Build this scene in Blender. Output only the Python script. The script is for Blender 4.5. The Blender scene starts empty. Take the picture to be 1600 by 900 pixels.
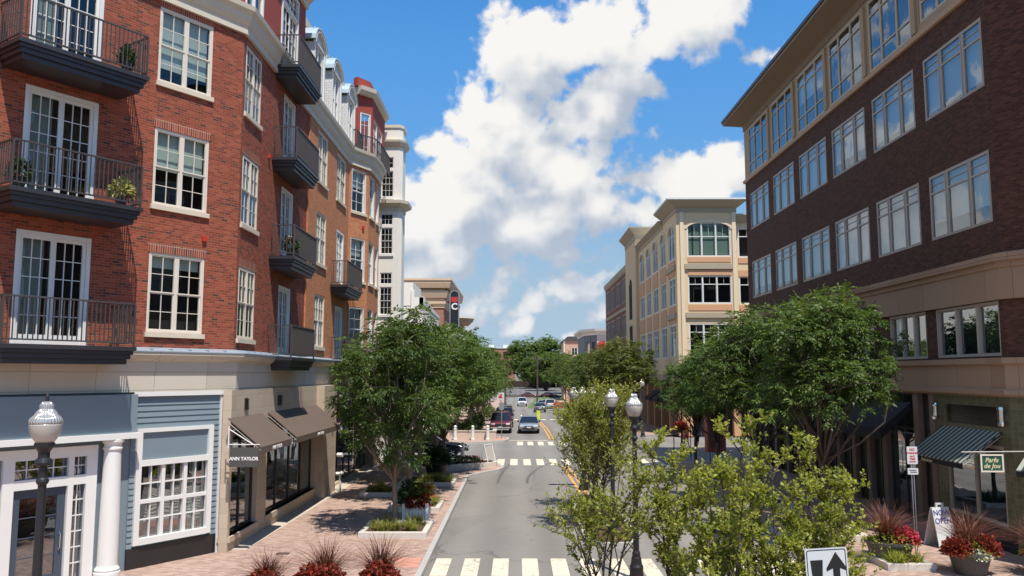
import bpy, bmesh, math, random
import numpy as np
from mathutils import Vector, Matrix
R = math.radians
sc = bpy.context.scene
COL = sc.collection

# ------------------------------------------------------------------ camera, sky, sun, exposure
EYE = 5.0
cam_d = bpy.data.cameras.new('camera'); cam = bpy.data.objects.new('camera', cam_d); COL.objects.link(cam)
cam_d.sensor_width = 36; cam_d.lens = 28.8; cam_d.clip_start = .1; cam_d.clip_end = 5000
cam.location = (0, 0, EYE); cam.rotation_euler = (R(96.02), 0, R(0.36))
sc.camera = cam
SUN = Vector((.21, -.43, 1)).normalized()
EL = math.asin(SUN.z); ROT = math.atan2(SUN.x, SUN.y)
SKY_STRENGTH = .15
CLOUD_STRENGTH = .74
sun_d = bpy.data.lights.new('sun', 'SUN'); sun_d.energy = 5.0; sun_d.angle = R(.53); sun_d.color = (1, .95, .87)
sun = bpy.data.objects.new('sun', sun_d); COL.objects.link(sun)
sun.rotation_euler = (-SUN).to_track_quat('-Z', 'Y').to_euler()
sc.view_settings.view_transform = 'Standard'; sc.view_settings.look = 'None'
sc.view_settings.gamma = 1; sc.view_settings.use_curve_mapping = False
sc.view_settings.exposure = 0.24
sc.render.engine = 'CYCLES'
sc.cycles.max_bounces = 6; sc.cycles.diffuse_bounces = 3; sc.cycles.glossy_bounces = 3
sc.cycles.transmission_bounces = 4; sc.cycles.transparent_max_bounces = 8
sc.cycles.caustics_reflective = False; sc.cycles.caustics_refractive = False
sc.cycles.sample_clamp_indirect = 4
try:
    sc.cycles.use_denoising = True
except Exception: pass

world = bpy.data.worlds.new('World'); sc.world = world; world.use_nodes = True
WN = world.node_tree; WN.nodes.clear()

class NT:
    """small helper to wire node trees"""
    def __init__(s, tree): s.t = tree
    def n(s, typ, **k):
        nd = s.t.nodes.new(typ)
        for a, b in k.items():
            if a.startswith('i_'):
                key = a[2:]
                key = int(key) if key.isdigit() else key.replace('_', ' ')
                s.set(nd.inputs[key], b)
            else: setattr(nd, a, b)
        return nd
    def set(s, sock, v):
        if hasattr(v, 'is_output') or isinstance(v, bpy.types.NodeSocket): s.t.links.new(v, sock)
        else: sock.default_value = v
    def math(s, op, a, b=None, c=None, clamp=False):
        nd = s.t.nodes.new('ShaderNodeMath'); nd.operation = op; nd.use_clamp = clamp
        for i, v in enumerate((a, b, c)):
            if v is not None: s.set(nd.inputs[i], v)
        return nd.outputs[0]
    def vmath(s, op, a, b=None, scale=None):
        nd = s.t.nodes.new('ShaderNodeVectorMath'); nd.operation = op
        s.set(nd.inputs[0], a)
        if b is not None: s.set(nd.inputs[1], b)
        if scale is not None: s.set(nd.inputs['Scale'], scale)
        return nd.outputs['Value'] if op in ('LENGTH', 'DOT_PRODUCT', 'DISTANCE') else nd.outputs[0]
    def noise(s, vec, scale, detail=2, rough=.5, dist=0):
        nd = s.n('ShaderNodeTexNoise'); s.set(nd.inputs['Vector'], vec)
        nd.inputs['Scale'].default_value = scale; nd.inputs['Detail'].default_value = detail
        nd.inputs['Roughness'].default_value = rough; nd.inputs['Distortion'].default_value = dist
        return nd.outputs['Fac']
    def smooth(s, v, a, b, lo=0., hi=1.):
        nd = s.n('ShaderNodeMapRange', interpolation_type='SMOOTHSTEP'); s.set(nd.inputs[0], v)
        for i, q in enumerate((a, b, lo, hi)): s.set(nd.inputs[i + 1], q)
        return nd.outputs[0]
    def mix(s, f, a, b, mode='MIX'):
        nd = s.n('ShaderNodeMix', data_type='RGBA', blend_type=mode)
        s.set(nd.inputs[0], f)
        for sock, v in ((nd.inputs[6], a), (nd.inputs[7], b)):
            if isinstance(v, (tuple, list)) and len(v) == 3: v = (*v, 1)
            s.set(sock, v)
        return nd.outputs[2]
    def ramp(s, f, stops, interp='LINEAR'):
        nd = s.n('ShaderNodeValToRGB'); cr = nd.color_ramp; cr.interpolation = interp
        while len(cr.elements) < len(stops): cr.elements.new(.5)
        for e, (p, c) in zip(cr.elements, stops): e.position = p; e.color = (*c, 1)
        s.set(nd.inputs[0], f); return nd.outputs[0]

# clouds: soft puffs laid out by compass direction, broken up by fractal noise
PUFFS = [  # azimuth tangent, elevation tangent, half width, half height, tilt (deg), weight
 (.215,.45,.12,.055,40,1.25),(.10,.43,.095,.055,35,1.3),(.02,.40,.075,.07,20,1.3),(-.02,.335,.06,.05,10,1.15),
 (.10,.335,.10,.06,25,1.2),(.04,.255,.095,.075,10,1.25),(-.08,.255,.07,.055,0,1.2),(-.02,.19,.10,.05,0,1.1),
 (.0,.30,.11,.06,30,1.2),(-.125,.235,.07,.05,0,1.05),(.085,.285,.05,.04,0,.95),
 (-.135,.175,.075,.05,0,1.1),(-.07,.135,.085,.035,0,.95),(-.14,.115,.06,.03,0,.8),(.10,.215,.055,.028,10,.9),
 (.225,.235,.075,.05,0,1.2),(.15,.205,.07,.028,5,.9),(.06,.145,.028,.018,0,.85),(.065,.10,.042,.022,10,.95),
 (-.005,.058,.04,.014,10,.8),(.075,.055,.03,.013,0,.75),(-.055,.075,.05,.03,20,.7),(.31,.35,.05,.03,20,.62),(.30,.41,.06,.02,0,.55),
 (.02,.085,.05,.014,10,.6),(-.09,.045,.06,.022,0,.6),(-.03,.115,.03,.016,30,.8),(-.07,.205,.105,.075,10,1.45),(-.09,.145,.085,.04,0,1.15),(.035,.20,.06,.05,20,1.1),(.02,.225,.08,.035,0,1.05),(.11,.075,.05,.015,0,.6)]
def make_cloud_group():
    g = bpy.data.node_groups.new('cloud_density', 'ShaderNodeTree')
    g.interface.new_socket('Vector', in_out='INPUT', socket_type='NodeSocketVector')
    g.interface.new_socket('Density', in_out='OUTPUT', socket_type='NodeSocketFloat'); g.interface.new_socket('Soft', in_out='OUTPUT', socket_type='NodeSocketFloat')
    h = NT(g); gi = h.n('NodeGroupInput'); go = h.n('NodeGroupOutput')
    d = gi.outputs[0]
    sp = h.n('ShaderNodeSeparateXYZ'); h.set(sp.inputs[0], d)
    yy = h.math('MAXIMUM', sp.outputs[1], .05)
    uu = h.math('DIVIDE', sp.outputs[0], yy); vv = h.math('DIVIDE', sp.outputs[2], yy)
    cb = h.n('ShaderNodeCombineXYZ'); h.set(cb.inputs[0], uu); h.set(cb.inputs[1], vv)
    uv = cb.outputs[0]
    wn = h.n('ShaderNodeTexNoise'); h.set(wn.inputs['Vector'], uv); wn.inputs['Scale'].default_value = 9; wn.inputs['Detail'].default_value = 3
    warp = h.vmath('SCALE', h.vmath('SUBTRACT', wn.outputs['Color'], (.5, .5, .5)), scale=.085)
    p = h.vmath('ADD', uv, warp)
    acc = None
    for (cx, cy, rx, ry, rot, w) in PUFFS:
        m = h.n('ShaderNodeMapping', vector_type='TEXTURE'); h.set(m.inputs[0], p)
        m.inputs['Location'].default_value = (cx, cy, 0); m.inputs['Rotation'].default_value = (0, 0, R(rot)); m.inputs['Scale'].default_value = (rx * 1.25, ry * 1.25, 1)
        ln = h.vmath('LENGTH', m.outputs[0])
        e = h.math('MULTIPLY', h.math('SUBTRACT', 1.0, ln), w)
        acc = e if acc is None else h.math('SMOOTH_MAX', acc, e, .12)
    acc = h.math('MAXIMUM', acc, -1.0)
    # the rest of the sky, away from the view down the street: scattered cumulus
    oth = h.math('SUBTRACT', h.noise(d, 2.2, 3, .55), .53)
    oth = h.math('ADD', h.math('MULTIPLY', oth, 4.0), h.math('MULTIPLY', h.smooth(sp.outputs[0], -.15, -.32), .50))
    front = h.math('MULTIPLY', h.smooth(sp.outputs[1], .42, .55), h.math('MULTIPLY', h.smooth(uu, .62, .45), h.smooth(uu, -.42, -.28)))
    front = h.math('MULTIPLY', front, h.smooth(vv, .62, .5))
    mixn = h.n('ShaderNodeMix', data_type='FLOAT'); h.set(mixn.inputs[0], front); h.set(mixn.inputs[2], oth); h.set(mixn.inputs[3], acc)
    base = h.math('ADD', mixn.outputs[0], h.math('MULTIPLY', front, .10))
    dv = h.vmath('SCALE', d, scale=1.0)
    f1 = h.math('SUBTRACT', h.noise(dv, 13, 9, .62, .15), .5)
    vo = h.n('ShaderNodeTexVoronoi', feature='SMOOTH_F1'); h.set(vo.inputs['Vector'], h.vmath('ADD', d, h.vmath('SCALE', warp, scale=.35)))
    vo.inputs['Scale'].default_value = 26; vo.inputs['Smoothness'].default_value = .5
    try: vo.inputs['Detail'].default_value = 2.0; vo.inputs['Roughness'].default_value = .55
    except Exception: pass
    puff = h.math('SUBTRACT', .42, vo.outputs['Distance'])
    den = h.math('ADD', base, h.math('ADD', h.math('MULTIPLY', f1, 2.3), h.math('MULTIPLY', puff, .70)))
    h.set(go.inputs[0], den)
    h.set(go.inputs[1], h.math('ADD', base, h.math('MULTIPLY', h.math('SUBTRACT', h.noise(dv, 13, 3.5, .55, .15), .5), 2.3)))
    return g
CG = make_cloud_group()
w = NT(WN)
tc = w.n('ShaderNodeTexCoord').outputs['Generated']
sky = w.n('ShaderNodeTexSky', sky_type='NISHITA', sun_disc=False, sun_elevation=EL, sun_rotation=ROT, altitude=50, air_density=1.0, dust_density=.15, ozone_density=1.4)
def dens(v):
    nd = w.n('ShaderNodeGroup'); nd.node_tree = CG; w.set(nd.inputs[0], v); return nd.outputs
Q0 = dens(tc); D0, S0_ = Q0[0], Q0[1]; D1 = dens(w.vmath('ADD', tc, (-.012, 0, .034)))[1]; D2 = dens(w.vmath('ADD', tc, (-.03, 0, .085)))[1]
alpha = w.smooth(D0, -.08, .32)
spz = w.n('ShaderNodeSeparateXYZ'); w.set(spz.inputs[0], tc)
lit = w.math('ADD', w.math('MULTIPLY', w.math('SUBTRACT', S0_, D1), .62), w.math('MULTIPLY', w.math('SUBTRACT', S0_, D2), .42))
lit = w.math('ADD', lit, w.math('MULTIPLY', w.math('SUBTRACT', D0, S0_), .22))
lit = w.math('ADD', lit, w.math('MULTIPLY', D0, -.10))
lit = w.smooth(lit, -.62, .40)
ccol = w.mix(lit, (.50, .58, .71), (1.08, 1.06, 1.03))
hor = w.smooth(spz.outputs[2], .0, .25)
ccol = w.mix(w.math('MULTIPLY', w.math('SUBTRACT', 1.0, hor), .35), ccol, (.72, .83, .95))
skyc = w.n('ShaderNodeHueSaturation', i_Value=1.0); w.set(skyc.inputs['Color'], sky.outputs[0]); w.set(skyc.inputs['Value'], w.smooth(spz.outputs[2], -.02, .42, .40, 1.12)); w.set(skyc.inputs['Saturation'], w.smooth(spz.outputs[2], .02, .30, 1.0, 1.36))
skyh = w.mix(w.smooth(spz.outputs[2], .24, -.02, 0, .85), skyc.outputs[0], (2.1, 3.1, 4.4))
b0 = w.n('ShaderNodeBackground', i_Strength=SKY_STRENGTH); w.set(b0.inputs[0], skyh)
b1 = w.n('ShaderNodeBackground', i_Strength=CLOUD_STRENGTH); w.set(b1.inputs[0], ccol)
mx = w.n('ShaderNodeMixShader'); w.set(mx.inputs[0], w.math('MULTIPLY', alpha, w.smooth(spz.outputs[2], -.01, .03))); w.set(mx.inputs[1], b0.outputs[0]); w.set(mx.inputs[2], b1.outputs[0])
w.set(w.n('ShaderNodeOutputWorld').inputs[0], mx.outputs[0])

# ------------------------------------------------------------------ materials
MATS = {}
def new_mat(name):
    m = bpy.data.materials.new(name); m.use_nodes = True; m.node_tree.nodes.clear()
    h = NT(m.node_tree); out = h.n('ShaderNodeOutputMaterial'); bs = h.n('ShaderNodeBsdfPrincipled')
    h.set(out.inputs[0], bs.outputs[0]); return m, h, bs, out
def M(name, col, rough=.6, metal=0., var=.12, scale=2.5, bump=0., spec=.5, fine=0.):
    """plain surface with uneven, weathered colour"""
    if name in MATS: return MATS[name]
    m, h, bs, out = new_mat(name)
    tcn = h.n('ShaderNodeTexCoord').outputs['Object']
    n1 = h.noise(tcn, scale, 5, .6); n2 = h.noise(tcn, scale * 14, 3, .6)
    f = h.math('ADD', h.math('MULTIPLY', h.math('SUBTRACT', n1, .5), 2 * var), h.math('MULTIPLY', h.math('SUBTRACT', n2, .5), var + fine))
    f = h.math('ADD', f, 1.0)
    c = h.mix(1.0, tuple(col), (1, 1, 1), 'MULTIPLY')
    vm = h.vmath('SCALE', c, scale=f)
    h.set(bs.inputs['Base Color'], vm)
    bs.inputs['Roughness'].default_value = rough; bs.inputs['Metallic'].default_value = metal
    bs.inputs['Specular IOR Level'].default_value = spec
    if bump:
        bp = h.n('ShaderNodeBump', i_Strength=bump, i_Distance=.02); h.set(bp.inputs['Height'], n2); h.set(bs.inputs['Normal'], bp.outputs[0])
    MATS[name] = m; return m
def brick_mat(name, stops, mortar, bw=.203, bh=.0677, mor=.010, rough=.85, wear=.22, soldier=False, grime=.0, bump=.35, offset=.5):
    m, h, bs, out = new_mat(name)
    uv = h.n('ShaderNodeUVMap').outputs[0]
    if soldier:
        mp = h.n('ShaderNodeMapping'); h.set(mp.inputs[0], uv); mp.inputs['Rotation'].default_value = (0, 0, R(90)); uv = mp.outputs[0]
    br = h.n('ShaderNodeTexBrick', offset=(0 if soldier else offset)); h.set(br.inputs['Vector'], uv)
    for k, v in (('Scale', 1), ('Mortar Size', mor), ('Mortar Smooth', .2), ('Bias', 0), ('Brick Width', bw), ('Row Height', bh)): br.inputs[k].default_value = v
    br.inputs['Color1'].default_value = (0, 0, 0, 1); br.inputs['Color2'].default_value = (1, 1, 1, 1); br.inputs['Mortar'].default_value = (.5, .5, .5, 1)
    tint = h.ramp(br.outputs['Color'], stops, 'LINEAR')
    c = h.mix(br.outputs['Fac'], tint, mortar)
    n1 = h.noise(uv, .35, 5, .6); n2 = h.noise(uv, 22, 3, .6)
    mp2 = h.n('ShaderNodeMapping'); h.set(mp2.inputs[0], uv); mp2.inputs['Scale'].default_value = (2.6, .22, 1)
    n1 = h.math('ADD', h.math('MULTIPLY', n1, .6), h.math('MULTIPLY', h.noise(mp2.outputs[0], 1, 4, .6), .4))
    f = h.math('ADD', 1 - wear * .5 - .05, h.math('ADD', h.math('MULTIPLY', n1, wear), h.math('MULTIPLY', n2, .12)))
    c = h.vmath('SCALE', c, scale=f)
    h.set(bs.inputs['Base Color'], c); bs.inputs['Roughness'].default_value = rough; bs.inputs['Specular IOR Level'].default_value = .25
    if bump:
        hgt = h.math('ADD', h.math('MULTIPLY', br.outputs['Fac'], -1.0), h.math('MULTIPLY', n2, .4))
        bp = h.n('ShaderNodeBump', i_Strength=bump, i_Distance=.01); h.set(bp.inputs['Height'], hgt); h.set(bs.inputs['Normal'], bp.outputs[0])
    MATS[name] = m; return m
def glass_mat(name, refl=.12, tint=(.72, .80, .78), gcol=(.9, .95, 1), rough=.015):
    m, h, bs, out = new_mat(name); m.node_tree.nodes.remove(bs)
    lw = h.n('ShaderNodeFresnel'); h.set(lw.inputs['IOR'], h.math('SUBTRACT', 1.5, h.math('MULTIPLY', h.n('ShaderNodeNewGeometry').outputs['Backfacing'], .8333)))
    geo = h.n('ShaderNodeTexCoord').outputs['Object']
    bp = h.n('ShaderNodeBump', i_Strength=.10, i_Distance=.05); h.set(bp.inputs['Height'], h.noise(geo, .9, 2))
    fac = h.math('ADD', h.math('MULTIPLY', lw.outputs[0], 1.0), refl, clamp=True)
    tr = h.n('ShaderNodeBsdfTransparent', i_Color=(*tint, 1))
    gl = h.n('ShaderNodeBsdfGlossy', i_Color=(*gcol, 1), i_Roughness=rough); h.set(gl.inputs['Normal'], bp.outputs[0])
    mxs = h.n('ShaderNodeMixShader'); h.set(mxs.inputs[0], fac); h.set(mxs.inputs[1], tr.outputs[0]); h.set(mxs.inputs[2], gl.outputs[0])
    h.set(out.inputs[0], mxs.outputs[0]); MATS[name] = m; return m
def leaf_mat(name, c_dark, c_light, trans=.35, rough=.42, spec=.4):
    rough = max(rough, .5); spec = min(spec, .32)
    m, h, bs, out = new_mat(name)
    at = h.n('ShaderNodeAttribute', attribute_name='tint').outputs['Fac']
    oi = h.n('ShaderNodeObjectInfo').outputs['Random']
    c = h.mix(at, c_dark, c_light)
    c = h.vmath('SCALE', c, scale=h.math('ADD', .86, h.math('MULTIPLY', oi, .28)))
    h.set(bs.inputs['Base Color'], c); bs.inputs['Roughness'].default_value = rough; bs.inputs['Specular IOR Level'].default_value = spec
    tl = h.n('ShaderNodeBsdfTranslucent'); h.set(tl.inputs[0], h.mix(1.0, c, (1.0, 1.0, .35), 'MULTIPLY'))
    mxs = h.n('ShaderNodeMixShader', i_0=trans); h.set(mxs.inputs[1], bs.outputs[0]); h.set(mxs.inputs[2], tl.outputs[0])
    h.set(out.inputs[0], mxs.outputs[0]); MATS[name] = m; return m
def stripe_mat(name, c1, c2, period, along=0):
    m, h, bs, out = new_mat(name)
    uv = h.n('ShaderNodeUVMap').outputs[0]; sp = h.n('ShaderNodeSeparateXYZ'); h.set(sp.inputs[0], uv)
    fr = h.math('FRACT', h.math('DIVIDE', sp.outputs[along], period))
    c = h.mix(h.math('GREATER_THAN', fr, .5), c1, c2)
    h.set(bs.inputs['Base Color'], c); bs.inputs['Roughness'].default_value = .8; MATS[name] = m; return m
def road_mat(name, base):
    m, h, bs, out = new_mat(name)
    p = h.n('ShaderNodeNewGeometry').outputs['Position']
    mp = h.n('ShaderNodeMapping'); h.set(mp.inputs[0], p); mp.inputs['Scale'].default_value = (1, .12, 1)
    big = h.noise(p, .22, 6, .62); lane = h.noise(mp.outputs[0], .9, 4, .55); fine = h.noise(p, 42, 3, .7); mid = h.noise(p, 3.2, 4, .6)
    f = h.math('ADD', .66, h.math('ADD', h.math('MULTIPLY', big, .32), h.math('ADD', h.math('MULTIPLY', lane, .2), h.math('ADD', h.math('MULTIPLY', fine, .14), h.math('MULTIPLY', mid, .1)))))
    # thin wandering cracks
    vo = h.n('ShaderNodeTexVoronoi', feature='DISTANCE_TO_EDGE'); wv = h.n('ShaderNodeTexNoise', i_Scale=.8, i_Detail=4.0); h.set(wv.inputs['Vector'], p)
    h.set(vo.inputs['Vector'], h.vmath('ADD', p, h.vmath('SCALE', wv.outputs['Color'], scale=1.6))); vo.inputs['Scale'].default_value = .17
    crack = h.math('MULTIPLY', h.smooth(vo.outputs['Distance'], .008, .002), h.smooth(h.noise(p, .3, 2), .40, .52))
    # rounded repair patches, oil drips and tyre-polished lanes
    cell = h.n('ShaderNodeTexVoronoi'); h.set(cell.inputs['Vector'], p); cell.inputs['Scale'].default_value = .16
    sc_ = h.n('ShaderNodeSeparateColor'); h.set(sc_.inputs[0], cell.outputs['Color'])
    patch = h.math('MULTIPLY', h.smooth(sc_.outputs[0], .80, .82), h.smooth(cell.outputs['Distance'], 2.4, 2.3))
    f = h.math('MULTIPLY', f, h.math('SUBTRACT', 1.0, h.math('MULTIPLY', patch, .07)))
    oil = h.smooth(h.noise(p, 1.7, 3, .5), .66, .78); f = h.math('MULTIPLY', f, h.math('SUBTRACT', 1.0, h.math('MULTIPLY', oil, .42)))
    px_ = h.n('ShaderNodeSeparateXYZ'); h.set(px_.inputs[0], p)
    trk = h.math('SINE', h.math('MULTIPLY', h.math('ADD', px_.outputs[0], h.math('MULTIPLY', big, .6)), 3.6)); f = h.math('MULTIPLY', f, h.math('ADD', 1.0, h.math('MULTIPLY', trk, .085)))
    c = h.vmath('SCALE', h.mix(0.0, base, base), scale=f)
    c = h.mix(h.math('MULTIPLY', crack, .38), c, (.035, .033, .03))
    h.set(bs.inputs['Base Color'], c); bs.inputs['Roughness'].default_value = .9; bs.inputs['Specular IOR Level'].default_value = .25
    bp = h.n('ShaderNodeBump', i_Strength=.25, i_Distance=.01); h.set(bp.inputs['Height'], fine); h.set(bs.inputs['Normal'], bp.outputs[0])
    MATS[name] = m; return m
def paint_mat(name, col):
    m, h, bs, out = new_mat(name)
    p = h.n('ShaderNodeNewGeometry').outputs['Position']
    n = h.noise(p, 9, 6, .7); n2 = h.noise(p, 1.2, 4, .6)
    wear = h.smooth(h.math('ADD', h.math('MULTIPLY', n, .75), h.math('MULTIPLY', n2, .5)), .60, .80)
    c = h.mix(h.math('MULTIPLY', wear, .8), col, (.17, .16, .145))
    c = h.vmath('SCALE', c, scale=h.math('ADD', .86, h.math('MULTIPLY', n2, .25)))
    h.set(bs.inputs['Base Color'], c); bs.inputs['Roughness'].default_value = .75; MATS[name] = m; return m

red_stops = [(0, (.085, .035, .028)), (.07, (.14, .048, .034)), (.14, (.225, .042, .022)), (.6, (.31, .060, .030)), (1, (.39, .092, .046))]
brick_red = brick_mat('red_brick', red_stops, (.235, .125, .082))
brick_red_soldier = brick_mat('red_brick_soldier', red_stops, (.40, .29, .22), bw=.24, bh=.0677, soldier=True)
brick_orange = brick_mat('orange_brick', [(0, (.46, .14, .050)), (.5, (.58, .185, .066)), (1, (.65, .23, .088))], (.45, .27, .16), wear=.16)
brick_maroon = brick_mat('maroon_brick', [(0, (.055, .024, .016)), (.5, (.088, .038, .024)), (1, (.13, .055, .034))], (.08, .05, .038), bump=.3)
brick_brown = brick_mat('brown_red_brick', [(0, (.16, .055, .04)), (1, (.26, .09, .06))], (.26, .16, .12))
brick_far = brick_mat('far_red_brick', [(0, (.34, .12, .075)), (1, (.42, .16, .10))], (.4, .25, .18))
paver = brick_mat('brick_pavers', [(0, (.31, .205, .16)), (.5, (.40, .272, .218)), (1, (.47, .335, .275))], (.30, .22, .17), bw=.2, bh=.1, mor=.006, wear=.35, bump=.2)
paver_band = brick_mat('brown_pavers', [(0, (.22, .11, .075)), (1, (.33, .18, .125))], (.2, .14, .1), bw=.2, bh=.1, mor=.006, wear=.3, bump=.2)
stone_wall = brick_mat('storefront_stone', [(0, (.47, .375, .275)), (1, (.54, .44, .33))], (.40, .31, .22), bw=1.2, bh=.4, mor=.006, wear=.15, bump=.08)
tile_green = brick_mat('green_tile', [(0, (.10, .10, .055)), (1, (.155, .15, .085))], (.22, .21, .14), bw=.15, bh=.15, mor=.004, offset=0, wear=.2, bump=.1, rough=.35)
slate = brick_mat('roof_slate', [(0, (.05, .052, .058)), (1, (.11, .11, .115))], (.03, .03, .03), bw=.3, bh=.2, mor=.006, wear=.2, bump=.3)
shingle_white = brick_mat('white_shingle', [(0, (.66, .65, .6)), (1, (.74, .73, .69))], (.38, .38, .36), bw=.2, bh=.12, mor=.008, wear=.1, bump=.2)
white_trim = M('white_trim_paint', (.74, .72, .67), .5, var=.05)
window_cream = M('window_cream_paint', (.70, .63, .52), .5, var=.05)
cream_trim = M('cream_trim_paint', (.70, .63, .50), .55, var=.08)
sill_stone = M('limestone_sill', (.66, .56, .42), .7, var=.1)
band_stone = brick_mat('cast_stone_band', [(0, (.52, .46, .37)), (1, (.60, .54, .44))], (.30, .26, .2), bw=1.55, bh=.46, mor=.007, wear=.22, bump=.1, offset=0)
cornice_cream = M('cornice_cream', (.64, .56, .43), .6, var=.08)
red_stucco = M('red_stucco', (.33, .055, .032), .8, var=.10, bump=.1)
lead = M('lead_flashing', (.36, .42, .47), .45, metal=.3, var=.15)
dormer_metal = M('dormer_zinc', (.42, .52, .56), .4, metal=.2, var=.12)
iron = M('black_iron', (.016, .016, .018), .42, var=.2, spec=.5)
balcony_paint = M('balcony_paint', (.030, .027, .030), .42, var=.2, spec=.6)
rail_paint = M('railing_paint', (.062, .053, .050), .45, var=.15)
blue_paint = M('slate_blue_paint', (.19, .24, .265), .55, var=.06)
blue_dark = M('dark_blue_paint', (.055, .075, .10), .4, var=.08)
base_black = M('black_granite', (.018, .018, .020), .25, var=.2)
shop_inner = M('shop_interior', (.20, .19, .165), .85, var=.3, scale=.7)
inner_dark = M('dark_interior', (.022, .022, .022), .9, var=.3)
blind_white = M('window_blind', (.55, .57, .53), .8, var=.06)
curtain = M('pale_curtain', (.30, .33, .31), .9, var=.15)
pane_dark = glass_mat('window_glass', .02)
pane_sky = glass_mat('coated_glass', .16, tint=(.80, .86, .88), gcol=(.86, .92, .95))
pane_shop = glass_mat('shop_glass', .26, tint=(.66, .78, .74))
blind_blue = M('office_blind', (.46, .52, .53), .8, var=.05)
office_inner = M('office_interior', (.035, .055, .075), .8, var=.25, scale=.4)
eifs_tan = M('tan_stucco', (.64, .47, .285), .8, var=.06, scale=.6)
eifs_cream = M('cream_stucco', (.70, .53, .325), .8, var=.05, scale=.5)
eifs_salmon = M('salmon_stucco', (.60, .33, .18), .8, var=.06, scale=.6)
eifs_grey = M('taupe_stucco', (.40, .335, .24), .8, var=.06)
tan_band = brick_mat('brown_limestone', [(0, (.32, .215, .145)), (1, (.38, .262, .178))], (.17, .11, .075), bw=1.8, bh=1.37, mor=.008, wear=.2, bump=.1, offset=0)
tan_lip = M('tan_lip', (.46, .32, .21), .75, var=.08)
alu = M('aluminium_frame', (.42, .38, .33), .5, metal=.0, var=.06)
alu_white = M('pale_frame', (.70, .70, .66), .45, var=.05)
dark_frame = M('bronze_frame', (.035, .028, .026), .4, var=.15)
awn_brown = M('brown_canvas', (.125, .088, .066), .85, var=.10, scale=1.2)
awn_black = M('black_canvas', (.012, .012, .014), .8, var=.15)
awn_stripe = stripe_mat('green_white_canvas', (.025, .05, .042), (.36, .37, .31), .24)
granite = M('granite_kerb', (.43, .40, .37), .75, var=.14, scale=1.5, fine=.1, bump=.1)
granite_warm = M('bed_granite', (.56, .51, .44), .75, var=.12, scale=1.5, fine=.1)
concrete = M('pale_concrete', (.52, .45, .36), .85, var=.14, scale=.8, fine=.08)
asphalt = road_mat('asphalt', (.205, .188, .168))
asphalt_far = road_mat('asphalt_lot', (.15, .145, .14))
ground_m = M('dry_ground', (.16, .14, .10), .95, var=.25, scale=.05)
grass_m = M('grass_verge', (.10, .15, .035), .9, var=.3, scale=1)
mulch = M('bark_mulch', (.085, .045, .026), .95, var=.4, scale=8, bump=.6)
soil = M('planting_soil', (.06, .045, .03), .95, var=.4, scale=8, bump=.5)
paint_white = paint_mat('crosswalk_paint', (.72, .62, .46))
paint_yellow = paint_mat('yellow_line_paint', (.72, .34, .07))
tactile_red = M('tactile_red', (.58, .28, .20), .8, var=.12)
sign_white = M('sign_white', (.62, .63, .62), .45, var=.04)
sign_black = M('sign_black', (.012, .012, .012), .5, var=.05)
sign_red = M('sign_red', (.52, .035, .03), .5, var=.05)
sign_green = M('sign_green', (.012, .075, .055), .4, var=.08)
gold_leaf = M('pale_gold', (.70, .60, .34), .45, var=.05)
letter_white = M('letter_white', (.82, .80, .76), .5, var=.02)
letter_blue = M('letter_navy', (.03, .04, .22), .5, var=.02)
steel = M('galvanised_steel', (.42, .43, .44), .4, metal=.7, var=.12)
chrome = M('chrome', (.75, .75, .76), .12, metal=1, var=.02)
tyre = M('tyre_rubber', (.02, .02, .02), .8, var=.1)
pot_grey = M('charcoal_pot', (.075, .07, .065), .6, var=.12)
pot_white = M('white_pot', (.70, .70, .66), .5, var=.08)
bark = M('bark', (.20, .155, .115), .9, var=.25, scale=9, bump=.5)
bark_dark = M('dark_bark', (.085, .062, .05), .9, var=.25, scale=9, bump=.4)
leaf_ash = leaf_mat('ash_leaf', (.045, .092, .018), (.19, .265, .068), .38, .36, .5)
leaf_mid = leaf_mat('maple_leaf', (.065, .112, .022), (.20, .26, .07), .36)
leaf_olive = leaf_mat('olive_leaf', (.08, .105, .024), (.215, .24, .065), .36)
leaf_young = leaf_mat('young_leaf', (.16, .21, .025), (.53, .53, .125), .50, .42)
leaf_lime = leaf_mat('lime_leaf', (.20, .22, .05), (.50, .48, .16), .45)
leaf_dark = leaf_mat('dark_shrub_leaf', (.018, .045, .012), (.05, .10, .03), .25)
leaf_red = leaf_mat('red_coleus_leaf', (.12, .016, .012), (.44, .075, .04), .3, .5)
leaf_pink = leaf_mat('pink_flower', (.40, .02, .05), (.72, .10, .14), .3, .5)
leaf_burg = leaf_mat('burgundy_grass', (.07, .024, .020), (.30, .13, .095), .25, .5)
leaf_white = leaf_mat('white_petal', (.62, .62, .56), (.82, .82, .78), .2, .5)
leaf_orange = leaf_mat('orange_leaf', (.50, .08, .01), (.75, .20, .03), .35, .5)
skin_m = M('skin', (.50, .30, .21), .55, var=.04)
def globe_mat():
    m, h, bs, out = new_mat('ribbed_lamp_glass')
    tcn = h.n('ShaderNodeTexCoord').outputs['Object']; sp = h.n('ShaderNodeSeparateXYZ'); h.set(sp.inputs[0], tcn)
    ang = h.math('ARCTAN2', sp.outputs[1], sp.outputs[0])
    rib = h.math('SINE', h.math('MULTIPLY', ang, 30.0))
    bp = h.n('ShaderNodeBump', i_Strength=.5, i_Distance=.012); h.set(bp.inputs['Height'], rib); h.set(bs.inputs['Normal'], bp.outputs[0])
    bs.inputs['Base Color'].default_value = (.58, .56, .53, 1); bs.inputs['Roughness'].default_value = .16; bs.inputs['Metallic'].default_value = .35
    bs.inputs['Transmission Weight'].default_value = .25
    MATS['globe'] = m; return m
lamp_glass = globe_mat()
frost_glass = M('frosted_lamp_glass', (.50, .455, .40), .28, var=.08, metal=.15)

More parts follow.
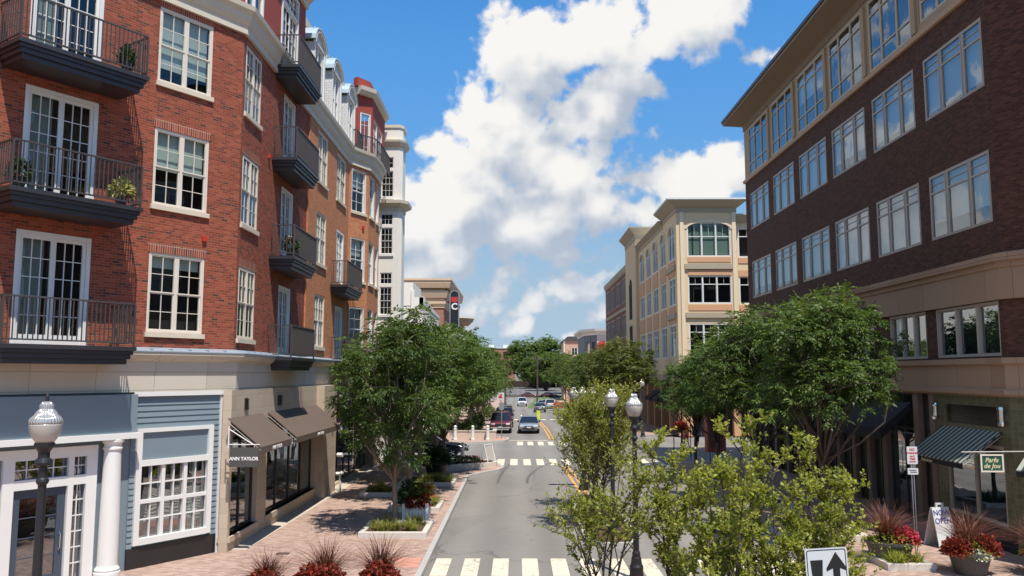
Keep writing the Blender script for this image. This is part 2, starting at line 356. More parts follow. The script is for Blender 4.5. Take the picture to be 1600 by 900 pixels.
def car_paint(name, col, metal=.3):
    m = M(name, col, .22, metal=metal, var=.02, spec=.6)
    for nd in m.node_tree.nodes:
        if nd.type == 'BSDF_PRINCIPLED': nd.inputs['Coat Weight'].default_value = .8; nd.inputs['Coat Roughness'].default_value = .04
    return m
car_glass = M('car_glass', (.015, .02, .025), .05, var=.02, spec=.8)
lamp_lens = M('headlamp_lens', (.72, .72, .70), .1, var=.02, metal=.3)
tail_lens = M('tail_lens', (.40, .015, .015), .2, var=.02)
black_plastic = M('black_plastic', (.02, .02, .022), .5, var=.05)

# ------------------------------------------------------------------ mesh helpers
class MB:
    def __init__(s): s.v = []; s.f = []; s.mi = []; s.cur = 0
    def face(s, pts):
        b = len(s.v); s.v += [tuple(p) for p in pts]; s.f.append(tuple(range(b, b + len(pts)))); s.mi.append(s.cur)
    def hexa(s, p):
        """p: 8 points, bottom ring 0-3 then top ring 4-7"""
        b = len(s.v); s.v += [tuple(q) for q in p]
        for q in ((0, 3, 2, 1), (4, 5, 6, 7), (0, 1, 5, 4), (1, 2, 6, 5), (2, 3, 7, 6), (3, 0, 4, 7)):
            s.f.append(tuple(b + i for i in q)); s.mi.append(s.cur)
    def box(s, x0, x1, y0, y1, z0, z1):
        s.hexa([(x0, y0, z0), (x1, y0, z0), (x1, y1, z0), (x0, y1, z0), (x0, y0, z1), (x1, y0, z1), (x1, y1, z1), (x0, y1, z1)])
    def fbox(s, fr, t0, t1, z0, z1, o0, o1):
        P = fr.p
        s.hexa([P(t0, z0, o0), P(t1, z0, o0), P(t1, z0, o1), P(t0, z0, o1), P(t0, z1, o0), P(t1, z1, o0), P(t1, z1, o1), P(t0, z1, o1)])
    def prism(s, poly, z0, z1, cap=True):
        n = len(poly); b = len(s.v)
        s.v += [(x, y, z0) for x, y in poly] + [(x, y, z1) for x, y in poly]
        for i in range(n):
            j = (i + 1) % n; s.f.append((b + i, b + j, b + n + j, b + n + i)); s.mi.append(s.cur)
        if cap:
            s.f.append(tuple(b + n + i for i in range(n))); s.f.append(tuple(b + i for i in reversed(range(n)))); s.mi += [s.cur, s.cur]
    def tube(s, pts, rads, n=8, cap=True):
        pts = [Vector(p) for p in pts]; rings = []
        prev = None
        for i, p in enumerate(pts):
            d = (pts[min(i + 1, len(pts) - 1)] - pts[max(i - 1, 0)])
            if d.length < 1e-6: d = Vector((0, 0, 1))
            d.normalize()
            a = prev if prev is not None else (Vector((1, 0, 0)) if abs(d.x) < .9 else Vector((0, 1, 0)))
            a = (a - d * a.dot(d));
            if a.length < 1e-5: a = d.orthogonal()
            a.normalize(); prev = a; c = d.cross(a)
            b = len(s.v); r = rads[i] if isinstance(rads, (list, tuple)) else rads
            s.v += [tuple(p + a * (r * math.cos(2 * math.pi * k / n)) + c * (r * math.sin(2 * math.pi * k / n))) for k in range(n)]
            rings.append(b)
        for r0, r1 in zip(rings, rings[1:]):
            for k in range(n):
                s.f.append((r0 + k, r0 + (k + 1) % n, r1 + (k + 1) % n, r1 + k)); s.mi.append(s.cur)
        if cap:
            s.f.append(tuple(rings[0] + k for k in reversed(range(n)))); s.f.append(tuple(rings[-1] + k for k in range(n))); s.mi += [s.cur, s.cur]
    def lathe(s, prof, c=(0, 0, 0), n=20, axis='z'):
        rings = []
        for r, z in prof:
            b = len(s.v)
            for k in range(n):
                a = 2 * math.pi * k / n; x, y = r * math.cos(a), r * math.sin(a)
                s.v.append((c[0] + x, c[1] + y, c[2] + z) if axis == 'z' else (c[0] + z, c[1] + x, c[2] + y))
            rings.append(b)
        for r0, r1 in zip(rings, rings[1:]):
            for k in range(n): s.f.append((r0 + k, r0 + (k + 1) % n, r1 + (k + 1) % n, r1 + k)); s.mi.append(s.cur)
        s.f.append(tuple(rings[0] + k for k in reversed(range(n)))); s.f.append(tuple(rings[-1] + k for k in range(n))); s.mi += [s.cur, s.cur]
    def sweep(s, path, prof, side=1, closed=False):
        """profile [(out, z)] carried along a plan polyline with mitred corners; out is to the right of travel for side=1"""
        n = len(path); P = [Vector((x, y)) for x, y in path]; nor = []
        for i in range(n):
            ds = []
            if i > 0 or closed: ds.append((P[i] - P[i - 1]).normalized())
            if i < n - 1 or closed: ds.append((P[(i + 1) % n] - P[i]).normalized())
            ns = [Vector((d.y, -d.x)) * side for d in ds]
            m = ns[0] if len(ns) == 1 else (ns[0] + ns[1]).normalized()
            k = 1 / max(.35, m.dot(ns[0])); nor.append(m * k)
        b = len(s.v); q = len(prof)
        for i in range(n):
            for (o, z) in prof: s.v.append((P[i].x + nor[i].x * o, P[i].y + nor[i].y * o, z))
        for i in range(n if closed else n - 1):
            i2 = (i + 1) % n
            for j in range(q):
                j2 = (j + 1) % q
                s.f.append((b + i * q + j, b + i2 * q + j, b + i2 * q + j2, b + i * q + j2)); s.mi.append(s.cur)
        if not closed:
            s.f.append(tuple(b + j for j in range(q))); s.f.append(tuple(b + (n - 1) * q + j for j in reversed(range(q)))); s.mi += [s.cur, s.cur]
    def build(s, name, mat, parent=None, smooth=False, bevel=0, origin=None):
        me = bpy.data.meshes.new(name)
        v = s.v
        if origin is not None: v = [(a - origin[0], b - origin[1], c - origin[2]) for a, b, c in v]
        me.from_pydata(v, [], s.f)
        mats = mat if isinstance(mat, (list, tuple)) else [mat]
        for m in mats: me.materials.append(m)
        if len(mats) > 1: me.polygons.foreach_set('material_index', s.mi)
        # metric uv per face: along the wall and up it, or plan for level faces
        uv = me.uv_layers.new(name='UVMap'); vs = me.vertices
        for p in me.polygons:
            n = p.normal
            if abs(n.z) > .85:
                for li in p.loop_indices:
                    c = vs[me.loops[li].vertex_index].co; uv.data[li].uv = (c.x, c.y)
            else:
                t = Vector((-n.y, n.x, 0)).normalized(); up = Vector((0, 0, 1))
                if abs(n.z) > .05: up = n.cross(t); up = up if up.z > 0 else -up
                for li in p.loop_indices:
                    c = vs[me.loops[li].vertex_index].co; uv.data[li].uv = (c.dot(t), c.dot(up))
        if smooth: me.polygons.foreach_set('use_smooth', [True] * len(me.polygons))
        me.update()
        o = bpy.data.objects.new(name, me); COL.objects.link(o)
        if origin is not None: o.location = origin
        if bevel:
            md = o.modifiers.new('soft_edges', 'BEVEL'); md.width = bevel; md.segments = 2; md.limit_method = 'ANGLE'
        if parent is not None: o.parent = parent
        return o

class Frame:
    """a wall line: origin, horizontal direction d, outward normal n; p(t along, z up, o outwards)"""
    def __init__(s, origin, d, n):
        s.o = Vector((origin[0], origin[1])); s.d = Vector(d).normalized(); s.n = Vector(n).normalized()
    def p(s, t, z, o=0.): return (s.o.x + s.d.x * t + s.n.x * o, s.o.y + s.d.y * t + s.n.y * o, z)
def frame_between(a, b, side=1):
    d = Vector((b[0] - a[0], b[1] - a[1])); L = d.length; d.normalize()
    return Frame(a, d, (d.y * side, -d.x * side)), L

def wall(mb, fr, t0, t1, z0, z1, holes=(), rev=.14, o=0.):
    """wall sheet with true openings and reveals; holes are (t0,t1,z0,z1)"""
    H = [(max(a, t0), min(b, t1), max(c, z0), min(d, z1)) for a, b, c, d in holes]
    H = [h for h in H if h[1] > h[0] and h[3] > h[2]]
    ts = sorted({t0, t1, *[h[0] for h in H], *[h[1] for h in H]}); zs = sorted({z0, z1, *[h[2] for h in H], *[h[3] for h in H]})
    for a, b in zip(ts, ts[1:]):
        run = None
        for c, d in zip(zs, zs[1:]):
            tm, zm = (a + b) / 2, (c + d) / 2
            hole = any(h[0] < tm < h[1] and h[2] < zm < h[3] for h in H)
            if hole:
                if run: mb.face([fr.p(a, run[0], o), fr.p(b, run[0], o), fr.p(b, run[1], o), fr.p(a, run[1], o)]); run = None
            else: run = (run[0], d) if run else (c, d)
        if run: mb.face([fr.p(a, run[0], o), fr.p(b, run[0], o), fr.p(b, run[1], o), fr.p(a, run[1], o)])
    for a, b, c, d in H:
        i = o - rev
        mb.face([fr.p(a, c, o), fr.p(a, c, i), fr.p(a, d, i), fr.p(a, d, o)]); mb.face([fr.p(b, c, o), fr.p(b, c, i), fr.p(b, d, i), fr.p(b, d, o)])
        mb.face([fr.p(a, d, o), fr.p(a, d, i), fr.p(b, d, i), fr.p(b, d, o)]); mb.face([fr.p(a, c, o), fr.p(a, c, i), fr.p(b, c, i), fr.p(b, c, o)])

def prop(o, label=None, cat=None, group=None, kind=None):
    if label: o['label'] = label
    if cat: o['category'] = cat
    if group: o['group'] = group
    if kind: o['kind'] = kind
    return o
def thing(name, loc, label, cat, group=None, rz=0.):
    o = bpy.data.objects.new(name, None); o.empty_display_size = .2; COL.objects.link(o)
    o.location = loc; o.rotation_euler = (0, 0, rz); return prop(o, label, cat, group)
def copy_tree(o, parent=None):
    c = o.copy(); COL.objects.link(c)
    if parent is not None: c.parent = parent
    for ch in list(o.children): copy_tree(ch, c)
    return c
def text_mesh(name, body, size, mat, parent, origin, right, up, align='CENTER', depth=.004, bold=0., shear=0.):
    cu = bpy.data.curves.new(name, 'FONT'); cu.body = body; cu.size = size; cu.align_x = align; cu.align_y = 'CENTER'
    cu.extrude = depth; cu.offset = bold; cu.shear = shear; cu.space_line = .9
    tmp = bpy.data.objects.new(name, cu); COL.objects.link(tmp)
    me = bpy.data.meshes.new_from_object(tmp.evaluated_get(bpy.context.evaluated_depsgraph_get()))
    bpy.data.objects.remove(tmp); me.materials.clear(); me.materials.append(mat); me.name = name
    r = Vector(right).normalized(); u = Vector(up).normalized(); n = r.cross(u)
    Mx = Matrix(((r.x, u.x, n.x, origin[0]), (r.y, u.y, n.y, origin[1]), (r.z, u.z, n.z, origin[2]), (0, 0, 0, 1)))
    me.transform(Mx)
    o = bpy.data.objects.new(name, me); COL.objects.link(o)
    if parent is not None: o.parent = parent
    return o

RND = random.Random(11)
def glazing_bars(mb, fr, a, b, c, d, cols, rows, o0, o1, th=.018):
    for i in range(1, cols):
        t = a + (b - a) * i / cols; mb.fbox(fr, t - th / 2, t + th / 2, c, d, o0, o1)
    for j in range(1, rows):
        z = c + (d - c) * j / rows; mb.fbox(fr, a, b, z - th / 2, z + th / 2, o0 + .003, o1 - .003)
def window(fr, t0, t1, z0, z1, parent, units=2, mode='hung', cols=2, rows=2, casing=.068, mat=None, glass=None, blind=None, bmat=None,
           sill=True, lintel=False, inset=.09, transom=None, mull=.075, lower=None, name='window', lintel_mat=None, sill_mat=None, sash=.033):
    mat = mat or white_trim; glass = glass or pane_dark
    f = MB(); o0, o1 = -inset - .05, -.012
    if casing:
        f.fbox(fr, t0, t0 + casing, z0, z1, o0, o1); f.fbox(fr, t1 - casing, t1, z0, z1, o0, o1)
        f.fbox(fr, t0 + casing, t1 - casing, z1 - casing, z1, o0, o1 - .002); f.fbox(fr, t0 + casing, t1 - casing, z0, z0 + casing * .8, o0, o1 - .002)
    a0, a1, b0, b1 = t0 + casing, t1 - casing, z0 + casing * .8, z1 - casing
    wds = units if isinstance(units, (list, tuple)) else [1] * units
    tot = (a1 - a0) - mull * (len(wds) - 1); x = a0; s = sash
    for i, wd in enumerate(wds):
        wl = tot * wd / sum(wds)
        if i: f.fbox(fr, x - mull, x, b0, b1, o0 + .004, o1 - .012)
        segs = []
        if mode == 'hung':
            zm = (b0 + b1) / 2; segs = [(b0, zm, -inset - .02, 0), (zm, b1, -inset, 1)]
        elif mode == 'transom':
            zt = b1 - (transom or .5); segs = [(b0, zt, -inset, 0), (zt, b1, -inset, 1)]
        elif mode == 'three':
            zt = b1 - (transom or .5); zl = b0 + (lower or .6); segs = [(b0, zl, -inset, 0), (zl, zt, -inset, 0), (zt, b1, -inset, 1)]
        else: segs = [(b0, b1, -inset, 1)]
        for (c, d, oo, top) in segs:
            f.fbox(fr, x, x + s, c, d, oo - .02, oo + .03); f.fbox(fr, x + wl - s, x + wl, c, d, oo - .02, oo + .03)
            f.fbox(fr, x + s, x + wl - s, c, c + s, oo - .02, oo + .028); f.fbox(fr, x + s, x + wl - s, d - s, d, oo - .02, oo + .028)
            cc, rr = (cols, rows) if (mode in ('hung', 'fixed') or (mode == 'transom' and top)) else (1, 1)
            if mode == 'transom' and not top: cc, rr = (1, 1)
            glazing_bars(f, fr, x + s, x + wl - s, c + s, d - s, cc, rr, oo - .01, oo + .022)
        x += wl + mull
    w_ = f.build(name, mat, parent)
    g = MB(); P = fr.p; g.face([P(a0, b0, -inset - .012), P(a1, b0, -inset - .012), P(a1, b1, -inset - .012), P(a0, b1, -inset - .012)])
    g.build('pane', glass, w_)
    if blind:
        bl = MB(); bl.fbox(fr, a0 + .02, a1 - .02, b1 - (b1 - b0) * blind, b1 - .01, -inset - .13, -inset - .11)
        bl.build('blind', bmat or blind_white, w_)
    if sill:
        sm = MB(); sm.fbox(fr, t0 - .05, t1 + .05, z0 - .13, z0 - .003, -.06, .07); sm.build('sill', sill_mat or sill_stone, w_)
    if lintel:
        lm = MB(); lm.fbox(fr, t0 - .04, t1 + .04, z1 + .003, z1 + .243, -.05, .012); lm.build('lintel', lintel_mat or brick_red_soldier, w_)
    return w_
def french_door(fr, t0, t1, z0, z1, parent, leaves=2, cols=3, rows=5, mat=None, transom=0., name='balcony_door', glass=None, curt=True, casing=.10):
    mat = mat or white_trim; f = MB(); c = casing
    f.fbox(fr, t0, t0 + c, z0, z1, -.13, .0); f.fbox(fr, t1 - c, t1, z0, z1, -.13, .0); f.fbox(fr, t0 + c, t1 - c, z1 - c, z1, -.13, -.002)
    a, b = t0 + c, t1 - c; d1 = z1 - c
    if transom:
        f.fbox(fr, a, b, d1 - transom - .05, d1 - transom + .05, -.125, -.005)
        glazing_bars(f, fr, a, b, d1 - transom + .05, d1, 4, 2, -.10, -.06, .03); d1 = d1 - transom - .05
    wl = (b - a) / leaves
    for i in range(leaves):
        x = a + wl * i; oo = -.085 if i % 2 else -.06
        f.fbox(fr, x, x + .07, z0, d1, oo - .02, oo + .025); f.fbox(fr, x + wl - .07, x + wl, z0, d1, oo - .02, oo + .025)
        f.fbox(fr, x + .07, x + wl - .07, z0, z0 + .22, oo - .02, oo + .022); f.fbox(fr, x + .07, x + wl - .07, d1 - .08, d1, oo - .02, oo + .022)
        glazing_bars(f, fr, x + .07, x + wl - .07, z0 + .22, d1 - .08, cols, rows, oo - .01, oo + .016, .02)
    w_ = f.build(name, mat, parent)
    g = MB(); P = fr.p; g.face([P(a, z0, -.105), P(b, z0, -.105), P(b, z1 - c, -.105), P(a, z1 - c, -.105)]); g.build('pane', glass or pane_dark, w_)
    if curt:
        k = MB(); k.fbox(fr, a + .02, a + (b - a) * .42, z0 + .05, z1 - .15, -.26, -.24); k.build('curtain', curtain, w_)
    return w_
def balcony(fr, t0, t1, zf, proj, parent, solid_end=False, drop=.42):
    s = MB(); e = .0
    for (za, zb, cut) in ((zf - .10, zf, 0), (zf - .19, zf - .103, .05), (zf - .30, zf - .193, .09), (zf - drop, zf - .303, .15)):
        s.fbox(fr, t0 + cut, t1 - cut, za, zb, .004, proj - cut)
    b_ = s.build('balcony', balcony_paint, parent)
    r = MB(); zt = zf + 1.05; m = .05
    A0, A1, O1 = t0 + m, t1 - m, proj - m
    for (z0, z1) in ((zf + .08, zf + .115), (zt - .035, zt)):
        r.fbox(fr, A0, A1, z0, z1, O1 - .02, O1 + .02); r.fbox(fr, A0 - .018, A0 + .018, z0, z1, .02, O1 - .02); r.fbox(fr, A1 - .018, A1 + .018, z0, z1, .02, O1 - .02)
    n = int((A1 - A0) / .105)
    for i in range(n + 1):
        t = A0 + (A1 - A0) * i / n; h = .011 if i not in (0, n) else .02
        r.fbox(fr, t - h, t + h, zf if i in (0, n) else zf + .115, zt - .035, O1 - h, O1 + h)
    n = max(3, int(O1 / .105))
    for i in range(1, n):
        o = O1 * i / n
        for t in (A0, A1): r.fbox(fr, t - .011, t + .011, zf + .115, zt - .035, o - .011, o + .011)
    r.build('railing', rail_paint, b_)
    return b_
def arch_fill(mb, fr, t0, t1, zs, zt, rev=.14, o=0., n=10):
    """closes the corners of a rectangular opening so that its head is an arch springing at zs, crown at zt"""
    c = (t0 + t1) / 2; hw = (t1 - t0) / 2; pts = []
    for i in range(n + 1):
        a = math.pi * i / n; pts.append((c - hw * math.cos(a), zs + (zt - zs) * math.sin(a)))
    for (a, za), (b, zb) in zip(pts, pts[1:]):
        mb.face([fr.p(a, za, o), fr.p(b, zb, o), fr.p(b, zt, o), fr.p(a, zt, o)])
        mb.face([fr.p(a, za, o), fr.p(b, zb, o), fr.p(b, zb, o - rev), fr.p(a, za, o - rev)])
    return pts
def arch_band(mb, fr, t0, t1, zs, zt, wd, o0, o1, n=12):
    c = (t0 + t1) / 2; hw = (t1 - t0) / 2
    def pt(k, e): a = math.pi * k / n; return (c - (hw + e) * math.cos(a), zs + (zt - zs + e) * math.sin(a))
    for k in range(n):
        (a, za), (b, zb), (a2, za2), (b2, zb2) = pt(k, 0), pt(k + 1, 0), pt(k, wd), pt(k + 1, wd)
        P = fr.p; mb.hexa([P(a, za, o0), P(b, zb, o0), P(b, zb, o1), P(a, za, o1), P(a2, za2, o0), P(b2, zb2, o0), P(b2, zb2, o1), P(a2, za2, o1)])
def zf(y): return float(np.interp(y, [-50, 78, 160, 200, 300, 460], [0, 0, -1.3, -1.5, 0, 3]))
# ------------------------------------------------------------------ ground, road, pavements
def strip(mb, rows, dz=0.):
    """sheet given as [(y, x0, x1)] that follows the lie of the land"""
    ys = []
    for (ya, a0, a1), (yb, b0, b1) in zip(rows, rows[1:]):
        n = max(1, int(abs(yb - ya) / 12)) if ya > 60 or yb > 90 else 1
        for i in range(n):
            f0, f1 = i / n, (i + 1) / n; L = lambda p, q, f: p + (q - p) * f
            y0, y1 = L(ya, yb, f0), L(ya, yb, f1)
            mb.face([(L(a0, b0, f0), y0, zf(y0) + dz), (L(a1, b1, f0), y0, zf(y0) + dz), (L(a1, b1, f1), y1, zf(y1) + dz), (L(a0, b0, f1), y1, zf(y1) + dz)])
def slab(name, rows, h, mat, edge_rows=None):
    mb = MB(); strip(mb, rows, h)
    for side in (1, 2):
        for r0, r1 in zip(rows, rows[1:]):
            mb.face([(r0[side], r0[0], zf(r0[0]) - .1), (r1[side], r1[0], zf(r1[0]) - .1), (r1[side], r1[0], zf(r1[0]) + h), (r0[side], r0[0], zf(r0[0]) + h)])
    return prop(mb.build(name, mat), kind='structure')
mb = MB(); ys = [-300, 0, 78, 120, 160, 200, 250, 300, 380, 460, 900, 2500]
for a, b in zip(ys, ys[1:]): mb.face([(-1500, a, zf(a) - .06), (1500, a, zf(a) - .06), (1500, b, zf(b) - .06), (-1500, b, zf(b) - .06)])
prop(mb.build('ground', ground_m), kind='structure')
mb = MB(); strip(mb, [(-12, -3.2, 9.0), (47.2, -3.2, 9.0)]); strip(mb, [(47.2, -60, 60), (67.0, -60, 60)]); strip(mb, [(67.0, -3.2, 9.0), (205, -3.2, 9.0)])
strip(mb, [(205, -60, 60), (222, -60, 60)])
prop(mb.build('road', asphalt), kind='structure')
LN = [(-12, -45, -2.35), (40.3, -45, -2.35), (41.5, -45, -1.75), (42.8, -45, -.95), (44, -45, -.7), (45.2, -45, -.9), (46, -45, -1.6), (46.6, -45, -3.0), (47, -45, -5), (47.2, -45, -44.9)]
LF = [(59.4, -45, -44.9), (59.5, -45, -4.2), (60.2, -45, -2.2), (61.4, -45, -.95), (62.6, -45, -.65), (64.2, -45, -.65), (66.5, -45, -2.5), (203, -45, -2.5)]
RN = [(-12, 7.95, 45), (44.5, 7.95, 45), (46, 8.5, 45), (47, 10, 45), (47.2, 12, 45)]
RF = [(67, 12, 45), (67.4, 9.6, 45), (68.6, 8.4, 45), (70, 8.0, 45), (203, 8.0, 45)]
slab('sidewalk', LN, .15, paver); slab('sidewalk', LF, .15, paver); slab('sidewalk', RN, .15, paver); slab('sidewalk', RF, .15, paver)
def kerb(rows, side, sgn):
    mb = MB(); path = [(r[side], r[0]) for r in rows if abs(r[side]) < 40]
    P = [Vector(p) for p in path]
    for i in range(len(P) - 1):
        n = max(1, int((P[i + 1] - P[i]).length / 10))
        for k in range(n):
            a = P[i].lerp(P[i + 1], k / n); b = P[i].lerp(P[i + 1], (k + 1) / n); d = (b - a).normalized(); q = Vector((d.y, -d.x)) * sgn
            za, zb = zf(a.y), zf(b.y); i0, i1 = a - q * .14, b - q * .14; e0, e1 = a + q * .012, b + q * .012
            mb.hexa([(i0.x, i0.y, za - .1), (i1.x, i1.y, zb - .1), (e1.x, e1.y, zb - .1), (e0.x, e0.y, za - .1), (i0.x, i0.y, za + .157), (i1.x, i1.y, zb + .157), (e1.x, e1.y, zb + .157), (e0.x, e0.y, za + .157)])
    return prop(mb.build('kerb', granite), kind='structure')
kerb(LN, 2, 1); kerb(LF, 2, 1); kerb(RN, 1, -1); kerb(RF, 1, -1)
def crosswalk(y0, y1, x0, x1, pitch, wd):
    mb = MB(); x = x0
    while x < x1:
        mb.face([(x, y0, .005), (x + wd, y0, .005), (x + wd, y1, .005), (x, y1, .005)]); x += pitch
    return prop(mb.build('crosswalk', paint_white), kind='structure')
crosswalk(21.05, 23.0, -2.2, 7.6, .775, .42); crosswalk(46.1, 49.4, -1.9, 8.0, .75, .42); crosswalk(58.9, 62.0, .0, 8.0, .75, .42)
mb = MB(); x = -1.6
while x < 7.5:
    mb.face([(x, 96.5, zf(96.5) + .006), (x + .55, 96.5, zf(96.5) + .006), (x + .55, 99, zf(99) + .006), (x, 99, zf(99) + .006)]); x += 1.1
prop(mb.build('crosswalk', paint_white), kind='structure')
mb = MB(); mb.face([(-.6, 63.0, .005), (2.3, 63.0, .005), (2.3, 63.35, .005), (-.6, 63.35, .005)]); prop(mb.build('stop_line', paint_white), kind='structure')
mb = MB()
for dx in (0, .27):
    for (ya, xa), (yb, xb) in zip([(35.0, 2.62), (45.6, 2.45)], [(45.6, 2.45), (45.7, 2.45)]):
        mb.face([(xa + dx, ya, .005), (xa + dx + .13, ya, .005), (xb + dx + .13, yb, .005), (xb + dx, yb, .005)])
    strip_rows = [(63.4, 2.5 + dx, 2.63 + dx), (78, 2.42 + dx, 2.55 + dx), (96, 2.15 + dx, 2.28 + dx)]
    strip(mb, strip_rows, .006)
prop(mb.build('centre_line', paint_yellow), kind='structure')
mb = MB(); mb.box(-8, 12.5, 19.0, 20.75, -.05, .006); prop(mb.build('paver_band', paver_band), kind='structure')
mb = MB(); mb.box(-3.7, -2.52, 21.3, 22.4, .10, .156); prop(mb.build('tactile_paving', tactile_red), kind='structure')
mb = MB(); mb.box(-1.75, -.98, 43.2, 44.2, .10, .156); prop(mb.build('tactile_paving', tactile_red), kind='structure')
mb = MB(); mb.box(-1.9, -.95, 62.2, 63.2, .10, .156); prop(mb.build('tactile_paving', tactile_red), kind='structure')
mb = MB(); mb.box(10.2, 11.0, 22.9, 23.7, .10, .156); prop(mb.build('tactile_paving', tactile_red), kind='structure')
mb = MB(); mb.sweep([(-7.55, 23.35), (-7.35, 35.5), (-7.3, 46.3)], [(0, .10), (.0, .157), (-.75, .157), (-.75, .10)]); prop(mb.build('concrete_edge', concrete), kind='structure')
mb = MB(); mb.box(-6.55, -6.2, 22.75, 23.0, .12, .159); mb.box(-6.0, -5.7, 29.2, 29.5, .12, .159); prop(mb.build('drain_cover', bark_dark), kind='structure')

mb = MB()
for (dx, k) in ((0, .0), (1.35, .35)):
    prev = None
    for i in range(13):
        f = i / 12; y = 38.5 + 8.5 * f; x = -.9 + dx + (.25 + k) * f ** 2 * 2.2; wd = .085 * (1 - .5 * abs(f - .5))
        cur = ((x - wd, y, .003), (x + wd, y, .003))
        if prev: mb.face([prev[0], prev[1], cur[1], cur[0]])
        prev = cur
prop(mb.build('tyre_mark', M('rubber_smear', (.115, .105, .095), .85, var=.25, scale=3)), kind='structure')
# ------------------------------------------------------------------ brick apartment block on the left
TH = R(34)
KX, KY = -8.1, 23.41
DA = (math.sin(TH), math.cos(TH)); NA = (DA[1], -DA[0])
A = Frame((KX, KY), DA, NA); B = Frame((KX, 0), (0, 1), (1, 0))
bld = thing('apartment_building', (-14, 30, 0), 'red brick apartment block with black iron balconies above ground floor shops, at the left', 'building')
def W(mb, name, mat, parent, **k):
    o = mb.build(name, mat, parent, **k); 
    if parent is not None and parent.type == 'EMPTY': o.matrix_parent_inverse = Matrix.Translation(parent.location).inverted()
    return o
_mbb = MB.build
def _build(s, name, mat, parent=None, **k):
    o = _mbb(s, name, mat, parent, **k)
    if parent is not None and parent.get('_world'): o.matrix_parent_inverse = Matrix.Translation(parent.location).inverted()
    return o
MB.build = _build
bld['_world'] = 1
TA = -14.0
WA = [(-2.72, -1.06)]; FZ = [(6.1, 8.2), (9.47, 11.55), (12.82, 14.9)]
DO = [(-6.0, -4.26)]; DZ = [(5.70, 8.32), (9.10, 11.75), (12.45, 15.05)]
DO2 = [(-11.5, -9.76)]
holesA = [(WA[0][0], WA[0][1], a, b) for a, b in FZ] + [(d[0], d[1], a, b) for d in DO for a, b in DZ] + [(-8.6, -7.4, a, b) for a, b in FZ] + [(d[0], d[1], a, b) for d in DO2 for a, b in DZ]
m = MB(); wall(m, A, TA, 0, 5.6, 15.3, holesA)
BW = (23.6, 25.12); BD = (27.62, 29.05)
holesB = [(BW[0], BW[1], a - .06, b - .05) for a, b in FZ] + [(BD[0], BD[1], a, b - .3) for a, b in DZ]
wall(m, B, KY, 31.0, 5.6, 15.3, holesB)
m.build('wall', brick_red, bld)
O = Frame((KX + .06, 0), (0, 1), (1, 0))
OC1 = (32.3, 34.0); OC2 = (35.75, 37.65)
holesO = [(*OC1, a, b) for a, b in FZ] + [(*OC2, *FZ[2])] + [(36.0, 37.5, a, b - .3) for a, b in DZ[:2]]
m = MB(); wall(m, O, 31.0, 38.4, 5.6, 15.3, holesO, rev=.2)
m.face([B.p(31, 5.6, 0), B.p(31, 15.3, 0), B.p(31, 15.3, .06), B.p(31, 5.6, .06)])
m.build('wall', brick_orange, bld)
bay_pts = [(KX + .06, 38.4), (-7.62, 39.1), (-7.35, 39.9), (-7.28, 41.4), (-7.35, 43.0), (-7.62, 44.0), (KX + .06, 44.7)]
bay_pts = [(KX + .06, 38.4), (-7.35, 39.85), (-7.28, 41.4), (-7.35, 43.0), (KX + .06, 44.5)]
m = MB(); bay_w = []
for i, (p, q) in enumerate(zip(bay_pts, bay_pts[1:])):
    fr, L = frame_between(p, q)
    hs = []
    if i in (0, 1, 2, 3): hs = [(.22, L - .22, a + (.0), b) for a, b in FZ]
    wall(m, fr, 0, L, 5.6, 15.3, hs, rev=.2); bay_w.append((fr, L, hs))
m.build('bay', brick_orange, bld)
# dark rooms behind the panes
m = MB(); m.fbox(A, TA, -.35, 5.7, 15.2, -.75, -.7); m.fbox(B, KY + .1, 44.6, 5.7, 15.2, -.75, -.7)
m.fbox(A, TA, -.35, 15.9, 19.2, -1.25, -1.2); m.fbox(B, KY + .1, 46, 15.9, 19.2, -1.25, -1.2)
for a in (8.85, 12.2): m.fbox(A, TA, -.35, a, a + .1, -.69, -.16); m.fbox(B, KY + .1, 38.2, a, a + .1, -.69, -.16)
m.build('inner_wall', inner_dark, bld)
# windows
for i, (a, b) in enumerate(FZ):
    window(A, *WA[0], a, b, bld, units=2, mat=window_cream, inset=.055, lintel=True, blind=[.16, .52, .80][i])
    window(A, -8.6, -7.4, a, b, bld, mat=window_cream, units=1, lintel=True, blind=.3)
    window(B, *BW, a - .06, b - .05, bld, units=2, mat=window_cream, inset=.03, lintel=True, blind=[.1, .45, .2][i])
    window(O, *OC1, a, b, bld, units=2, inset=.06, mat=window_cream, blind=[.3, .45, .5][i])
window(O, *OC2, *FZ[2], bld, units=2, inset=.06, mat=window_cream, blind=.2)
for i, (fr, L, hs) in enumerate(bay_w):
    for j, h in enumerate(hs): window(fr, *h, bld, units=1, inset=.14, blind=.4 if (i + j) % 3 else None, casing=.06, cols=2)
for i, (a, b) in enumerate(DZ):
    french_door(A, *DO[0], a, b, bld, name='balcony_door'); french_door(A, *DO2[0], a, b, bld, name='balcony_door')
    french_door(B, *BD, a, b - .3, bld, cols=2, name='balcony_door', curt=False)
    if i < 2: french_door(O, 36.0, 37.5, a, b - .3, bld, cols=2, name='balcony_door')
for z in (5.66, 9.07, 12.40):
    balcony(A, -6.70, -3.62, z, 1.12, bld); balcony(A, -12.2, -9.1, z, 1.12, bld)
for z in (5.55, 8.85, 12.15, 15.32): balcony(B, 26.4, 29.45, z, .85, bld)
for z in (5.55, 8.85): balcony(O, 34.95, 38.3, z, .78, bld)
